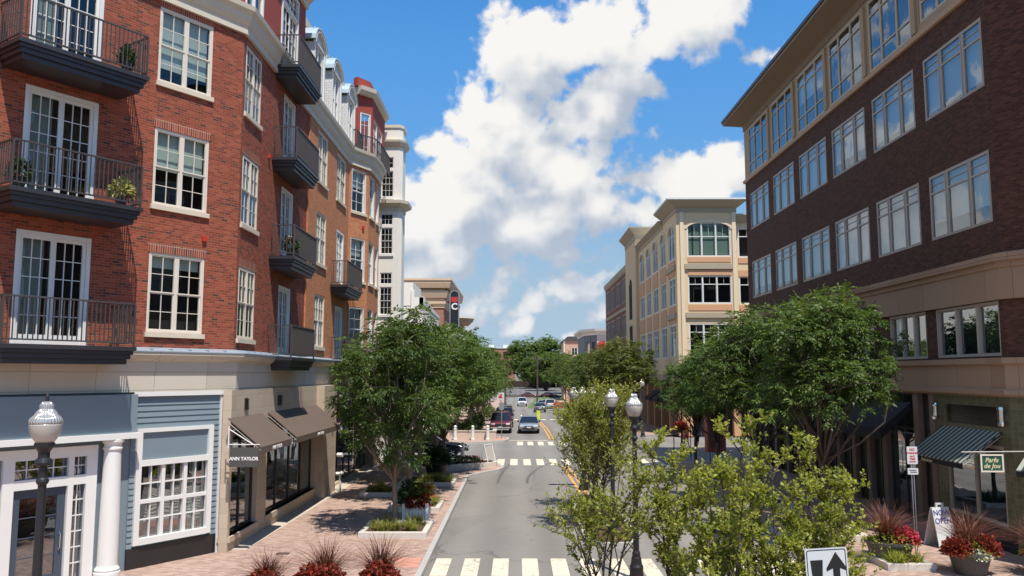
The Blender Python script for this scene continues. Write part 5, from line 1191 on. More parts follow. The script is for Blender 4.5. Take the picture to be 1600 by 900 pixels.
def young_tree(name, seed, H, spread, mat, label, nst=10, leafL=.075, leafW=.05, group=None, base=.35, stems=3, dens=26, lean=(0, 0), twigs=11, hvar=.70):
    """slender young tree: ascending branches, leaves set along every twig"""
    rng = np.random.default_rng(seed); root = thing(name, (0, 0, 0), label, 'tree', group); t = MB(); Ps, Ds, Ns, Ls, Ws, Ts = [], [], [], [], [], []
    def leaves(a, b, n, tb):
        a, b = np.array(a), np.array(b); ax = (b - a) / (np.linalg.norm(b - a) + 1e-6)
        for i in range(n):
            f = (i + rng.random()) / n; p = a + (b - a) * f; out = unit(rng, 1)[0]; out -= ax * out.dot(ax); d = out + ax * .5 + np.array([0, 0, .25])
            Ps.append(p + out * .01); Ds.append(d); nn = np.array([0, 0, 1.0]) + rng.normal(size=3) * .55; Ns.append(nn); s = .5 + .95 * rng.random(); Ls.append(leafL * s); Ws.append(leafW * s); Ts.append(min(1, max(0, tb + .5 * rng.random())))
    for s in range(stems):
        a0 = 2 * math.pi * (s + rng.random() * .5) / stems; top = np.array([math.cos(a0) * spread * .5 * (stems > 1) + lean[0], math.sin(a0) * spread * .5 * (stems > 1) + lean[1], H * (hvar + (1 - hvar) * (s + rng.random() * .6) / (stems - .4))])
        b0 = np.array([.05 * math.cos(a0), .05 * math.sin(a0), -.02]); K = 9; off = rng.normal(size=3) * .12; off[2] = 0
        st = [b0 + (top - b0) * np.array([f ** 1.3, f ** 1.3, f]) + off * math.sin(math.pi * f) for f in np.linspace(0, 1, K)]
        t.tube([tuple(p) for p in st], [.034 * (1 - .88 * k / (K - 1)) for k in range(K)], 7)
        leaves(st[-2], st[-1], dens // 2, .4)
        for i in range(nst):
            f = base + (1 - base) * (i + rng.random()) / nst * .97; k = f * (K - 1); i0 = min(int(k), K - 2); p = st[i0] + (st[i0 + 1] - st[i0]) * (k - i0)
            az = rng.random() * 2 * math.pi; Lb = spread * (1.05 - .70 * f) * (.65 + .6 * rng.random()); up = .75 + .5 * rng.random(); e = p + np.array([math.cos(az) * Lb, math.sin(az) * Lb, Lb * up])
            if e[2] > top[2] + .15: e[2] = top[2] + .15 - .5 * rng.random()
            br = bend(rng, p, e, 6, .05); t.tube(br, [.013 * (1 - .75 * q / 5) for q in range(6)], 5, cap=False); tb = rng.random() * .45
            br = [np.array(q) for q in br]
            for q in range(1, 5): leaves(br[q], br[q + 1], int(dens * .35), tb)
            for w_ in range(twigs):
                kk = 1 + rng.random() * 3.9; j0 = int(kk); q = br[j0] + (br[j0 + 1] - br[j0]) * (kk - j0); dd = unit(rng, 1)[0]; dd[2] = abs(dd[2]) * .8 + .25; e2 = q + dd * (.16 + .26 * rng.random()) * spread
                t.tube([tuple(q), tuple(e2)], [.005, .002], 4, cap=False); leaves(q, e2, int(dens * .5), tb)
    t.build('trunk', bark_dark, root, smooth=True); c = leaf_mesh('crown', Ps, Ds, Ns, Ls, Ws, Ts, mat, fold=.12); c.parent = root
    return root
def put(src, loc, rz=0, s=1.0, label=None, used=set(), sz=None):
    o = src if src.name not in used else copy_tree(src)
    if src.name not in used: used.add(src.name)
    o.location = loc; o.rotation_euler = (0, 0, rz); o.scale = (s, s, sz or s)
    if label: o['label'] = label
    return o
GL = 'street trees along the left sidewalk'; GR = 'street trees along the right sidewalk'; GM = 'young trees on the median'; GF = 'trees at the far end of the street'
ashA = big_tree('ash_tree', 3, 2.3, 7.35, 2.1, leaf_ash, bark, 'ash tree', nl=24, ncl=32, group=GL, trunk_r=.085)
ashN = big_tree('ash_tree', 57, 2.05, 7.45, 1.75, leaf_ash, bark, 'ash tree', nl=25, ncl=25, group=GL, trunk_r=.08, low=1)
ashB = big_tree('ash_tree', 8, 2.45, 7.55, 2.3, leaf_ash, bark_dark, 'ash tree', nl=26, ncl=36, group=GR, trunk_r=.10)
ashC = big_tree('street_tree', 21, 2.8, 7.6, 1.4, leaf_mid, bark, 'street tree', nl=24, ncl=30, leafL=.15, leafW=.07, group=GL, trunk_r=.09)
olive = big_tree('street_tree', 31, 2.5, 7.8, 2.4, leaf_olive, bark_dark, 'street tree', nl=24, ncl=26, leafL=.15, leafW=.08, droop=.4, group=GR, trunk_r=.09)
S0 = .15
put(ashN, (-3.86, 26.2, S0), .4, 1.0, 'dark green ash tree in the front left granite bed, nearest on the left sidewalk')
put(ashA, (-4.2, 32.6, S0), 2.3, 1.12, sz=1.0, label='dark green ash tree second along the left sidewalk, behind the white planter')['group'] = GL
put(ashA, (-4.3, 36.9, S0), 4.1, 1.2, sz=1.02, label='dark green ash tree in the left granite bed beside the dark potted shrub')
put(ashA, (-4.0, 40.6, S0), 1.0, 1.2, sz=1.02, label='dark green ash tree rising behind the dark potted shrub'); put(ashC, (-4.0, 45.6, S0), 1.0, 1.05, sz=.95, label='broad green tree at the side street kerb by the black sedan')
for i, (x, y, rz, s, lab) in enumerate([(-4.6, 63.5, 0.3, 1.0, 'green tree at the low white wall past the left side street'), (-3.9, 70.5, 2.0, 1.0, 'green tree beside the parked red off-roader'), (-3.8, 79, 3.3, 1.05, 'green tree behind the parked dark van'),
        (-3.8, 90, 5.0, 1.05, 'green tree in front of the salmon brick building on the left'), (-4.0, 102, .9, 1.05, 'green tree left of the two black lamp posts'), (-4.8, 116, 2.6, .95, 'green tree by the white banner stand on the left'), (-7.5, 140, 4.0, 1.0, 'farthest green tree of the left sidewalk row')]):
    put(ashC, (x, y, S0 + zf(y)), rz, s, lab)
put(ashB, (9.35, 25.6, S0), .2, 1.02, 'large dark green ash tree nearest on the right, before the black canopies')
put(ashB, (9.15, 31.6, S0), 2.2, .98, 'large dark green ash tree second on the right sidewalk')
put(ashB, (9.3, 38.6, S0), 4.3, .86, 'dark green ash tree third on the right, before the tan building corner')
put(ashB, (9.5, 44.3, S0), 3.3, .78, 'dark green ash tree by the walking couple on the right corner')
for (x, y, rz, s, lab, src) in [(9.2, 66.5 + 3, .3, 1.05, 'olive brown tree at the foot of the tan building', olive), (9.0, 78, 2.0, 1.0, 'olive tree second along the tan building front', olive), (9.0, 88, 4.0, 1.0, 'olive tree before the entrance pavilion of the tan building', olive),
        (9.2, 100, .9, 1.08, 'green tree before the brown brick wing on the right', ashC), (9.4, 116, 2.5, 1.1, 'green tree left of the round red sign', ashC), (9.6, 134, 3.8, 1.15, 'green tree before the grey building with the round sign', ashC), (10, 156, 5.1, 1.3, 'green tree before the pink brick building', ashC), (10.5, 180, .4, 1.5, 'green tree at the end of the right sidewalk row', ashC)]:
    o = put(src, (x, y, S0 + zf(y)), rz, s, lab); o['group'] = GR
far = [(15, 300, 1.9, 1.9, 5.2), (10, 296, 1.9, 1.9, 2.9), (3, 310, 2.5, 2.55, 0), (12, 318, 2.7, 2.7, 1), (21, 312, 2.5, 2.5, 2), (-17, 326, 1.8, 1.7, 3), (30, 305, 2.4, 2.3, 4), (9, 262, 1.7, 1.7, 5), (15, 240, 1.7, 1.6, 1.4), (-13, 300, 1.8, 1.7, 2.4), (-18, 262, 1.9, 1.8, 3), (-24, 330, 2.0, 2.0, .5), (40, 315, 2.6, 2.5, 1.1), (6, 286, 1.7, 1.6, .2), (22, 262, 2.0, 1.9, 4.4), (-34, 290, 2.2, 2.1, 1.9)]
FL = ['green tree behind the fence, below the pink brick building', 'green tree in front of the fence, right of the utility pole', 'tall tree at the middle of the far wooded rise', 'tallest broad tree on the far rise, right of the utility pole', 'tall tree behind the pink brick building', 'tree before the right end of the far red brick building', 'tall tree behind the round sign building', 'lower tree behind the utility pole at the lot edge', 'dark tree right of the utility pole', 'tree before the middle of the far red brick building', 'tree left of the parking lot on the rise', 'tree behind the far red brick building', 'tree beyond the brown brick wing', 'light green tree in front of the brown fence', 'tree behind the parked white wagon', 'tree far left of the sloping lot']
lite = big_tree('far_tree', 41, 2.9, 7.4, .2, leaf_mid, bark_dark, 'far tree', nl=36, ncl=26, per=4, leafL=.19, leafW=.11, droop=.5, group=GF, trunk_r=.12)
for (x, y, s, sz, rz), lab in zip(far, FL): put(lite, (x, y, zf(y)), rz, s, lab, sz=sz)
yA = young_tree('young_tree', 5, 4.5, 1.65, leaf_young, 'young tree', nst=14, group=GM, stems=5, base=.15, dens=28)
yD = young_tree('young_tree', 77, 3.25, 1.55, leaf_young, 'young tree', nst=6, group=GM, stems=5, base=.15, dens=24, twigs=8, hvar=.6)
yB = young_tree('young_tree', 9, 4.4, 1.55, leaf_young, 'young tree', nst=14, group=GM, stems=4, base=.2)
yE = young_tree('young_tree', 61, 3.75, .85, leaf_young, 'young tree', nst=9, group=GM, stems=4, base=.12, dens=26, twigs=9, hvar=.6)
put(yA, (2.75, 27.6, .1), .3, 1.0, 'slender yellow-green tree on the median island, left of the lamp posts')
put(yB, (2.85, 31.6, .1), 2.2, 1.02, 'slender yellow-green tree at the back of the median island')
put(yD, (1.75, 17.0, 0.05), 1.9, 1.0, 'young tree with branches reaching out over the crosswalk')
put(yE, (3.25, 17.6, 0.05), 4.2, 1.0, 'young tree right of the near black lamp post')
yC = young_tree('young_tree', 14, 4.35, .95, leaf_young, 'young tree', nst=9, leafL=.072, leafW=.05, group=GM, stems=7, dens=26, twigs=7, base=.10, hvar=.58)
put(yC, (3.35, 13.6, 0), .8, .98, 'leafy yellow-green tree left of the two arrow sign, nearest the viewer')
put(yC, (5.3, 14.6, 0), 3.1, .90, 'leafy yellow-green tree behind and right of the two arrow sign'); put(yC, (4.3, 14.2, 0), 5.0, .86, 'leafy yellow-green tree in the middle of three behind the two arrow sign')

# ------------------------------------------------------------------ small planting
def tufts(name, pts, seed, mat, parent=None, L=.35, n=60, w=.012, spread=.6):
    """grass tufts of arching blades"""
    rng = np.random.default_rng(seed); m = MB()
    for (x, y, z) in pts:
        for i in range(n):
            a = rng.random() * 6.283; lean = spread * (.15 + rng.random()); l = L * (.6 + .6 * rng.random()); px, py = x + rng.normal() * .05, y + rng.normal() * .05; dx, dy = math.cos(a), math.sin(a); prev = None; wd = w * (.7 + .6 * rng.random())
            for k in range(5):
                f = k / 4; r = l * lean * f ** 1.6; h = l * (f - .45 * lean * f * f); c = (px + dx * r, py + dy * r, z + h); q = wd * (1 - f * .85)
                cur = ((c[0] - dy * q, c[1] + dx * q, c[2]), (c[0] + dy * q, c[1] - dx * q, c[2]))
                if prev: m.face([prev[0], prev[1], cur[1], cur[0]])
                prev = cur
    o = m.build(name, mat, parent)
    at = o.data.attributes.new('tint', 'FLOAT', 'POINT'); v = np.repeat(rng.random(len(o.data.vertices) // 16 + 1).astype(np.float32), 16)[:len(o.data.vertices)]; at.data.foreach_set('value', v)
    return o
def mound(name, c, r, h, n, mat, seed, parent=None, L=.09, W_=.07, up=.3):
    rng = np.random.default_rng(seed); d = unit(rng, n); d[:, 2] = np.abs(d[:, 2]); P = np.array(c) + d * np.array([r, r, h]) * (.55 + .45 * rng.random((n, 1)))
    D = d + unit(rng, n) * .6; D[:, 2] -= .2; N = d + np.array([0, 0, up]) + rng.normal(size=(n, 3)) * .3
    o = leaf_mesh(name, P, D, N, L * (.6 + .7 * rng.random(n)), W_ * (.6 + .7 * rng.random(n)), rng.random(n), mat)
    if parent is not None: o.parent = parent
    return o
def grass_pot(loc, label, seed, pot_r=.42, flowers=((.28, -.15, leaf_red), (-.25, -.2, leaf_red)), white=False, h=.55, gL=.85, group='planters of burgundy fountain grass', green=True):
    t = thing('grass_planter', loc, label, 'planter', group)
    m = MB(); m.lathe([(pot_r * .68, 0), (pot_r * .72, .03), (pot_r * .95, h - .08), (pot_r * 1.04, h - .06), (pot_r * 1.04, h), (pot_r * .94, h), (pot_r * .92, h - .05)], n=28); m.build('pot', pot_grey, t, smooth=False)
    m = MB(); m.lathe([(.02, h - .06), (pot_r * .93, h - .06), (pot_r * .9, h - .04), (.02, h - .03)], n=20); m.build('soil', soil, t)
    tufts('fountain_grass', [(0, 0.1, h - .05), (.06, .05, h - .05), (-.07, .12, h - .05)], seed, leaf_burg, t, L=gL * 1.15, n=130, w=.011, spread=1.25)
    for i, (x, y, mt) in enumerate(flowers): mound('flower_mound', (x, y, h - .05), .34, .40, 560, mt, seed + i, t, .11, .085)
    if green: mound('trailing_leaves', (0, -.05, h - .1), pot_r * 1.15, .34, 520, leaf_young, seed + 7, t, .075, .055)
    if white: mound('white_flowers', (.10, -.34, h - .12), .24, .2, 260, leaf_white, seed + 9, t, .06, .06)
    return t
grass_pot((-4.05, 17.75, S0), 'planter of burgundy grass with bright red leaves, middle of the left front group', 1, flowers=((.12, -.22, leaf_red), (-.22, -.25, leaf_red)), green=False)
grass_pot((-2.92, 17.95, S0), 'planter of burgundy grass with red and green leaves nearest the left kerb', 2, flowers=((-.02, -.22, leaf_red), (.1, -.3, leaf_red)), white=True)
grass_pot((-5.15, 17.3, S0), 'planter of burgundy grass farthest from the left kerb', 3, flowers=((0, -.25, leaf_red),), gL=.7)
grass_pot((9.70, 22.0, S0), 'grey planter of burgundy grass with pink flowers left of the no parking post', 4, pot_r=.6, gL=1.0, flowers=((.34, -.1, leaf_pink),))
grass_pot((11.1, 20.75, S0), 'grey planter with burgundy grass, red leaves and white flowers in front of the A-frame sign', 5, pot_r=.5, gL=1.0, flowers=((-.36, -.12, leaf_red), (.34, -.12, leaf_red)), white=True)
grass_pot((12.75, 20.6, S0), 'planter of burgundy grass and red leaves at the right edge below the green sign', 6, flowers=((-.1, -.2, leaf_red), (.25, -.2, leaf_red)))
def bed(x0, x1, y0, y1, label, seed, tuft_pts, z=S0, h=.17, mat=None, fill=None, cover=leaf_lime, group='granite edged planting beds', n=60, w=.17):
    t = thing('planting_bed', ((x0 + x1) / 2, (y0 + y1) / 2, z), label, 'planting bed', group); hx, hy = (x1 - x0) / 2, (y1 - y0) / 2
    m = MB()
    m.box(-hx, hx, -hy, -hy + w, -.04, h); m.box(-hx, hx, hy - w, hy, -.04, h); m.box(-hx, -hx + w, -hy + w, hy - w, -.04, h - .004); m.box(hx - w, hx, -hy + w, hy - w, -.04, h - .004); m.build('stone_edge', mat or granite_warm, t, bevel=.012)
    m = MB(); m.box(-hx + w, hx - w, -hy + w, hy - w, -.02, h - .06); m.build('soil', fill or mulch, t)
    if tuft_pts: tufts('ground_cover', [(x - (x0 + x1) / 2, y - (y0 + y1) / 2, h - .07) for x, y in tuft_pts], seed, cover, t, L=.40, n=int(n * 1.3), w=.016, spread=.9)
    return t
rp = random.Random(4)
def scatter(x0, x1, y0, y1, n): return [(rp.uniform(x0, x1), rp.uniform(y0, y1)) for _ in range(n)]
bed(-4.75, -2.7, 25.0, 27.1, 'granite edged bed of yellow-green grass round the nearest left ash tree', 1, scatter(-4.5, -2.95, 25.25, 26.8, 13))
bed(-4.6, -2.75, 29.6, 31.3, 'granite edged bed with grass behind the white planter', 2, scatter(-3.6, -2.95, 29.8, 31.1, 6))
bed(-5.2, -2.75, 36.3, 39.0, 'granite edged bed with grass in front of the dark potted shrub', 3, scatter(-4.0, -3.0, 36.6, 38.4, 9))
bed(-6.3, -4.9, 33.2, 35.6, 'granite edged bed nearest the stone shopfront pier', 4, scatter(-6.0, -5.2, 33.5, 35.3, 6))
bed(8.35, 10.3, 24.6, 26.9, 'granite edged bed of grass round the nearest right ash tree', 5, scatter(8.6, 10.0, 24.9, 26.6, 9), cover=leaf_young)
bed(8.3, 10.1, 30.6, 32.8, 'granite edged bed round the second right ash tree', 6, scatter(8.6, 9.8, 30.9, 32.4, 7), cover=leaf_dark)
bed(8.3, 10.2, 37.3, 39.8, 'granite edged bed of dark plants round the third right ash tree', 7, scatter(8.6, 9.9, 37.6, 39.5, 12), cover=leaf_dark)
bed(9.2, 10.4, 21.0, 22.6, 'low granite bed under the grey planter with pink flowers', 8, scatter(9.4, 10.2, 21.1, 21.4, 5), cover=leaf_young)
cb = thing('flower_bed', (-2.1, 42.6, S0), 'corner flower bed with pale stone edge and low red flowers by the side street', 'flower bed')
m = MB(); pth = [(-1.6, -.9), (1.0, .9), (1.05, 1.7), (.3, 2.3), (-1.6, 2.3)]; m.sweep(pth, [(0, -.05), (0, .30), (-.2, .30), (-.2, -.05)], closed=True); m.build('stone_edge', granite_warm, cb)
m = MB(); m.prism([(-1.5, -.75), (.9, .9), (.95, 1.65), (.3, 2.2), (-1.5, 2.2)], -.02, .24); m.build('soil', soil, cb)
mound('low_shrubs', (-.5, 1.1, .2), .9, .38, 900, leaf_dark, 3, cb, .10, .07); mound('low_flowers', (-.3, 1.6, .22), .8, .34, 160, leaf_pink, 4, cb, .08, .08)
SH = ['dark green shrub in front of the nearest row tree past the side street', 'dark green shrub behind the low pale wall', 'dark green shrub on the sidewalk beside the red off-roader', 'dark green shrub on the sidewalk beside the dark van', 'dark green shrub nearest the two black lamp posts on the left', 'dark green shrub below the banner stand']
shr = thing('shrub', (0, 0, 0), SH[0], 'shrub', 'shrubs along the far left sidewalk'); mound('foliage', (0, 0, .1), .85, 1.25, 1000, leaf_mid, 31, shr, .2, .11); m = MB(); m.tube([(0, 0, -.05), (0, 0, .6)], .05, 6); m.build('stem', bark_dark, shr)
for i, (x, y) in enumerate([(-5.0, 66.8), (-3.9, 64.6), (-3.9, 73.5), (-4.0, 80.5), (-3.8, 97), (-3.6, 108)]):
    o = shr if i == 0 else copy_tree(shr); o.location = (x, y, S0 + zf(y)); o.rotation_euler[2] = i * 1.3; o['label'] = SH[i]
# median island
mi = thing('median_island', (2.85, 29.3, 0), 'long kerbed median island of brown mulch holding the lamp posts and young trees', 'median')
m = MB(); il = [(-.42, -5.0), (.42, -5.0), (.80, -4.3), (.88, 3.6), (.5, 4.6), (-.3, 4.6), (-.78, 3.8), (-.85, -4.2)]
m.sweep(il, [(0, -.05), (0, .16), (-.15, .16), (-.15, -.05)], closed=True); m.build('stone_edge', granite, mi); m = MB(); m.prism([(x * .84, y * .97) for x, y in il], -.02, .10); m.build('soil', mulch, mi)
tufts('ground_cover', [(rp.uniform(-.5, .5), rp.uniform(-2, 4), .08) for _ in range(26)], 8, leaf_young, mi, L=.4, n=40)
m2 = thing('median_island', (3.3, 14.6, 0), 'near median island of mulch under the leafy young trees and arrow sign', 'median')
m = MB(); il = [(-2.0, -8), (1.9, -8), (2.4, 2.0), (1.4, 4.2), (-1.0, 4.2), (-2.0, 3)]; m.sweep(il, [(0, -.05), (0, .16), (-.15, .16), (-.15, -.05)], closed=True); m.build('stone_edge', granite, m2); m = MB(); m.prism([(x * .92, y * .97) for x, y in il], -.02, .10); m.build('soil', mulch, m2)
# white planter box of red flowers, dark potted shrub, second flower pot
wp = thing('flower_planter', (-3.35, 27.9, S0), 'white square slatted planter box of red flowers behind the nearest left ash', 'planter')
m = MB(); m.box(-.36, .36, -.36, .36, .06, .52)
for sx in (-1, 1):
    for sy in (-1, 1): m.box(sx * .38 - .05, sx * .38 + .05, sy * .38 - .05, sy * .38 + .05, 0, .62)
for k in range(6): x = -.27 + k * .108; m.box(x - .04, x + .04, -.385, -.362, .08, .52); m.box(-.385, -.362, x - .04, x + .04, .08, .52)
m.build('planter_box', pot_white, wp); mound('red_leaves', (.0, -.1, .5), .42, .36, 700, leaf_red, 5, wp, .11, .08); mound('green_leaves', (-.12, .1, .6), .5, .75, 800, leaf_dark, 6, wp, .16, .09); mound('yellow_leaves', (.25, .05, .9), .3, .6, 240, leaf_lime, 7, wp, .14, .07); mound('red_blooms', (.36, 0, .8), .18, .4, 160, leaf_orange, 8, wp, .1, .08)
dp = thing('potted_shrub', (-3.85, 39.6, S0), 'bushy dark green shrub in a wide black pot near the side street', 'potted plant')
m = MB(); m.lathe([(.4, 0), (.55, .6), (.62, .64), (.62, .7), (.5, .7)], n=24); m.build('pot', iron, dp); mound('foliage', (0, 0, .6), .66, .8, 1300, leaf_dark, 9, dp, .16, .09)
cp = thing('wicker_planter', (-5.9, 65.2, S0), 'dark round planter of rust coloured plants at the low white wall', 'planter'); m = MB(); m.lathe([(.5, 0), (.7, .7), (.75, .75), (.6, .75)], n=20); m.build('pot', pot_grey, cp); mound('foliage', (0, 0, .7), .9, 1.0, 800, leaf_burg, 12, cp, .2, .1)
for (x, y, z, seed, mt, lab, r) in [(*A.p(-4.05, 0, .85)[:2], 9.07, 21, leaf_lime, 'leafy potted plant on the middle near balcony, by the door', .26), (*A.p(-6.35, 0, .75)[:2], 9.07, 22, leaf_dark, 'potted palm-like plant at the left end of the middle near balcony', .22), (-7.5, 26.75, 8.85, 23, leaf_dark, 'pot of pink and white flowers on the balcony over the stone shop', .26), (*A.p(-4.1, 0, .9)[:2], 12.40, 24, leaf_dark, 'small potted plant on the upper near balcony', .16)]:
    p_ = thing('potted_plant', (x, y, z), lab, 'potted plant'); m = MB(); m.lathe([(.10, 0), (.15, .26), (.16, .28), (.12, .28)], n=16); m.build('pot', pot_grey, p_); mound('foliage', (0, 0, .24), r, .45, 260, mt, seed, p_, .13, .06)
    if seed == 23: mound('flowers', (0, 0, .3), .24, .42, 60, leaf_pink, 3, p_, .07, .07); mound('white_flowers', (0, 0, .3), .22, .45, 40, leaf_white, 4, p_, .07, .07)

# ------------------------------------------------------------------ lamps
def globe_parts(root, x, y, z):
    m = MB(); m.lathe([(.10, 0), (.115, .01), (.165, .08), (.20, .17), (.213, .25), (.214, .275)], (0, 0, 0), 28); o = m.build('globe_base', frost_glass, root, smooth=True); o.location = (x, y, z)
    m = MB(); m.lathe([(.216, .275), (.216, .30), (.205, .345), (.17, .38), (.15, .395), (.135, .43), (.105, .465), (.088, .485), (.094, .51), (.085, .545), (.055, .575), (.02, .585)], (0, 0, 0), 36); o = m.build('globe', lamp_glass, root, smooth=True); o.location = (x, y, z)
    m = MB(); m.lathe([(.02, .58), (.028, .60), (.022, .63), (.03, .65), (.012, .69), (.004, .70)], (0, 0, 0), 12); o = m.build('finial', iron, root); o.location = (x, y, z)
def lamp(loc, label, group='black lamp posts with acorn globes'):
    t = thing('street_lamp', loc, label, 'street lamp', group); m = MB()
    m.lathe([(.20, 0), (.20, .06), (.17, .10), (.17, .30), (.14, .36), (.12, .5), (.10, .55), (.10, .62), (.075, .68), (.068, 1.5), (.055, 3.35), (.075, 3.37), (.085, 3.40), (.075, 3.43), (.055, 3.45), (.055, 3.60), (.10, 3.62), (.115, 3.66), (.10, 3.70), (.075, 3.72), (.075, 3.80), (.13, 3.88), (.135, 3.92), (.12, 3.93)], n=20); m.build('post', iron, t, smooth=False)
    globe_parts(t, 0, 0, 3.92); return t
L_ = lamp((-6.62, 11.6, .12), 'black lamp post with acorn globe before the white portico, nearest the viewer')
def lamp_at(loc, label):
    c = copy_tree(L_); c.location = loc; c['label'] = label; return c
lamp_at((2.98, 26.1, .05), 'black lamp post with acorn globe in the mulch of the median island')
lamp_at((2.92, 20.7, .02), 'black lamp post with acorn globe at the crosswalk, right of the island lamp')
lamp_at((9.9, 65.5, .1), 'small acorn globe lamp showing among the olive trees at right'); lamp_at((10.3, 52.0, .1), 'acorn globe lamp half hidden by ash leaves near the walking couple')
lamp_at((-1.75, 116, zf(116) + .1), 'black lamp post left of a pair by the white banner stand'); lamp_at((-1.75, 128, zf(128) + .1), 'black lamp post right of a pair by the white banner stand')
t3 = thing('street_lamp', (2.9, 36.4, 0), 'black lamp post carrying three acorn globes beyond the median trees', 'street lamp', 'black lamp posts with acorn globes')
m = MB(); m.lathe([(.22, 0), (.22, .1), (.15, .5), (.08, .7), (.06, 3.5), (.09, 3.52), (.09, 3.6), (.06, 3.65), (.05, 3.75)], n=16); m.tube([(-.40, 0, 3.66), (-.2, 0, 3.5), (0, 0, 3.45), (.2, 0, 3.5), (.40, 0, 3.66)], .035, 8)
for x in (-.40, .40): m.lathe([(.05, 3.62), (.12, 3.80), (.13, 3.86), (.1, 3.87)], (x, 0, 0), 12)
m.lathe([(.05, 3.72), (.12, 3.80), (.13, 3.86), (.1, 3.87)], (0, 0, 0), 12); m.build('post', iron, t3)
for x in (-.40, 0, .40): globe_parts(t3, x, 0, 3.86)

# ------------------------------------------------------------------ signs and street furniture
ar = thing('traffic_sign', (4.45, 11.9, .09), 'white two way traffic sign with black down and up arrows, at the bottom edge', 'traffic sign'); ar.rotation_euler = (0, R(-2.5), R(4))
m = MB(); m.tube([(0, .03, 0), (0, .03, 2.35)], .03, 8); m.build('post', steel, ar)
def rrect(cx, cz, w, h, r, n=5):
    pts = []
    for (sx, sz, a0) in ((1, 1, 0), (-1, 1, 90), (-1, -1, 180), (1, -1, 270)):
        for k in range(n + 1): a = R(a0 + 90 * k / n); pts.append((cx + sx * (w / 2 - r) + r * math.cos(a), cz + sz * (h / 2 - r) + r * math.sin(a)))
    return pts
def xz_plate(mb, pts, y0, y1): plate(mb, pts, y0, y1, 0)
m = MB(); xz_plate(m, rrect(0, 2.10, .61, .76, .04), 0, .004); m.build('sign_face', sign_white, ar)
m = MB(); o_ = rrect(0, 2.10, .57, .72, .035); i_ = rrect(0, 2.10, .545, .695, .028); b = len(o_)
for k in range(b): k2 = (k + 1) % b; m.face([(o_[k][0], -.002, o_[k][1]), (o_[k2][0], -.002, o_[k2][1]), (i_[k2][0], -.002, i_[k2][1]), (i_[k][0], -.002, i_[k][1])])
m.build('border', sign_black, ar)
m = MB(); xz_plate(m, [(.085, 1.78), (.185, 1.78), (.185, 2.20), (.275, 2.16), (.28, 2.20), (.135, 2.42), (-.01, 2.20), (-.005, 2.16), (.085, 2.20)], -.004, -.001)
xz_plate(m, [(-.235, 2.32), (-.055, 2.32), (-.075, 2.05), (-.04, 2.06), (-.145, 1.84), (-.25, 2.06), (-.215, 2.05)], -.004, -.001); m.build('arrow', sign_black, ar)
m = MB()
for z in (2.40, 1.80): m.lathe([(.007, -.004), (.007, .0)], (0, 0, 0), 8)
npk = thing('parking_sign', (10.55, 22.3, S0), 'white NO PARKING ANY TIME sign on a steel post by the striped awning', 'traffic sign')
m = MB(); m.tube([(-.03, .02, 0), (-.03, .02, 2.9)], .014, 6); m.tube([(.03, .02, 0), (.03, .02, 2.9)], .014, 6); m.build('post', steel, npk)
m = MB(); xz_plate(m, rrect(0, 2.70, .28, .46, .02), -.004, 0); xz_plate(m, rrect(0, 2.28, .28, .17, .02), -.004, 0); m.build('sign_face', sign_white, npk)
for s_, z, sz, mt in (('NO', 2.85, .09, sign_red), ('PARKING', 2.76, .068, sign_red), ('ANY', 2.67, .07, sign_red), ('TIME', 2.60, .07, sign_red)) : text_mesh('lettering', s_, sz, mt, npk, (0, -.008, z), (1, 0, 0), (0, 0, 1), bold=.002, depth=.001)
m = MB(); m.box(-.09, .09, -.008, -.005, 2.52, 2.545); m.build('arrow_bar', sign_red, npk); m = MB(); m.box(-.10, .08, -.008, -.005, 2.30, 2.318); m.box(-.07, .10, -.008, -.005, 2.25, 2.268); m.build('printed_line', sign_black, npk)
af = thing('sandwich_board', (12.05, 24.0, S0), 'white A-frame board reading NOW OPEN on the sidewalk below the striped awning', 'sign', rz=R(14))
m = MB(); P8 = lambda y0, y1: m.hexa([(-.32, y0 - .015, 0), (.32, y0 - .015, 0), (.32, y0 + .015, 0), (-.32, y0 + .015, 0), (-.28, y1 - .015, 1.08), (.28, y1 - .015, 1.08), (.28, y1 + .015, 1.08), (-.28, y1 + .015, 1.08)])
P8(-.30, -.02); P8(.30, .02); m.build('panel', sign_white, af)
m = MB(); m.box(-.13, -.07, -.02, .02, 1.08, 1.2); m.box(.07, .13, -.02, .02, 1.08, 1.2); m.box(-.07, .07, -.02, .02, 1.15, 1.2); m.build('handle', sign_white, af)
sl = Vector((0, .28, 1.08)).normalized()
for s_, f, sz, mt in (('NOW', .86, .21, letter_blue), ('OPEN', .66, .21, letter_blue)):
    text_mesh('lettering', s_, sz, mt, af, (0, -.30 + .28 * f - .019, 1.08 * f), (1, 0, 0), sl, depth=.002, bold=.003)
es = thing('easel_sign', (-1.55, 43.9, S0 + .25), 'pale folding A-frame sign standing in the corner flower bed', 'sign', rz=R(55))
m = MB()
for sx in (-.42, .42): m.tube([(sx, -.34, 0), (sx, 0, 1.15)], .03, 6); m.tube([(sx, .34, 0), (sx, 0, 1.15)], .03, 6)
m.tube([(-.42, 0, 1.15), (.42, 0, 1.15)], .03, 6); es.scale = (.8, .8, .8); m.build('frame', alu_white, es); m = MB(); m.hexa([(-.4, -.30, .15), (.4, -.30, .15), (.4, -.28, .15), (-.4, -.28, .15), (-.4, -.04, 1.05), (.4, -.04, 1.05), (.4, -.02, 1.05), (-.4, -.02, 1.05)]); m.build('panel', alu, es)
ps = thing('parking_sign', (-1.18, 62.9, S0), 'steel sign post with oval grey sign back in front of the red off-roader', 'traffic sign'); m = MB(); m.tube([(0, 0, 0), (0, 0, 2.7)], .03, 6); m.build('post', steel, ps); m = MB(); xz_plate(m, rrect(0, 2.45, .42, .6, .18), -.04, -.03); m.build('sign_face', steel, ps)
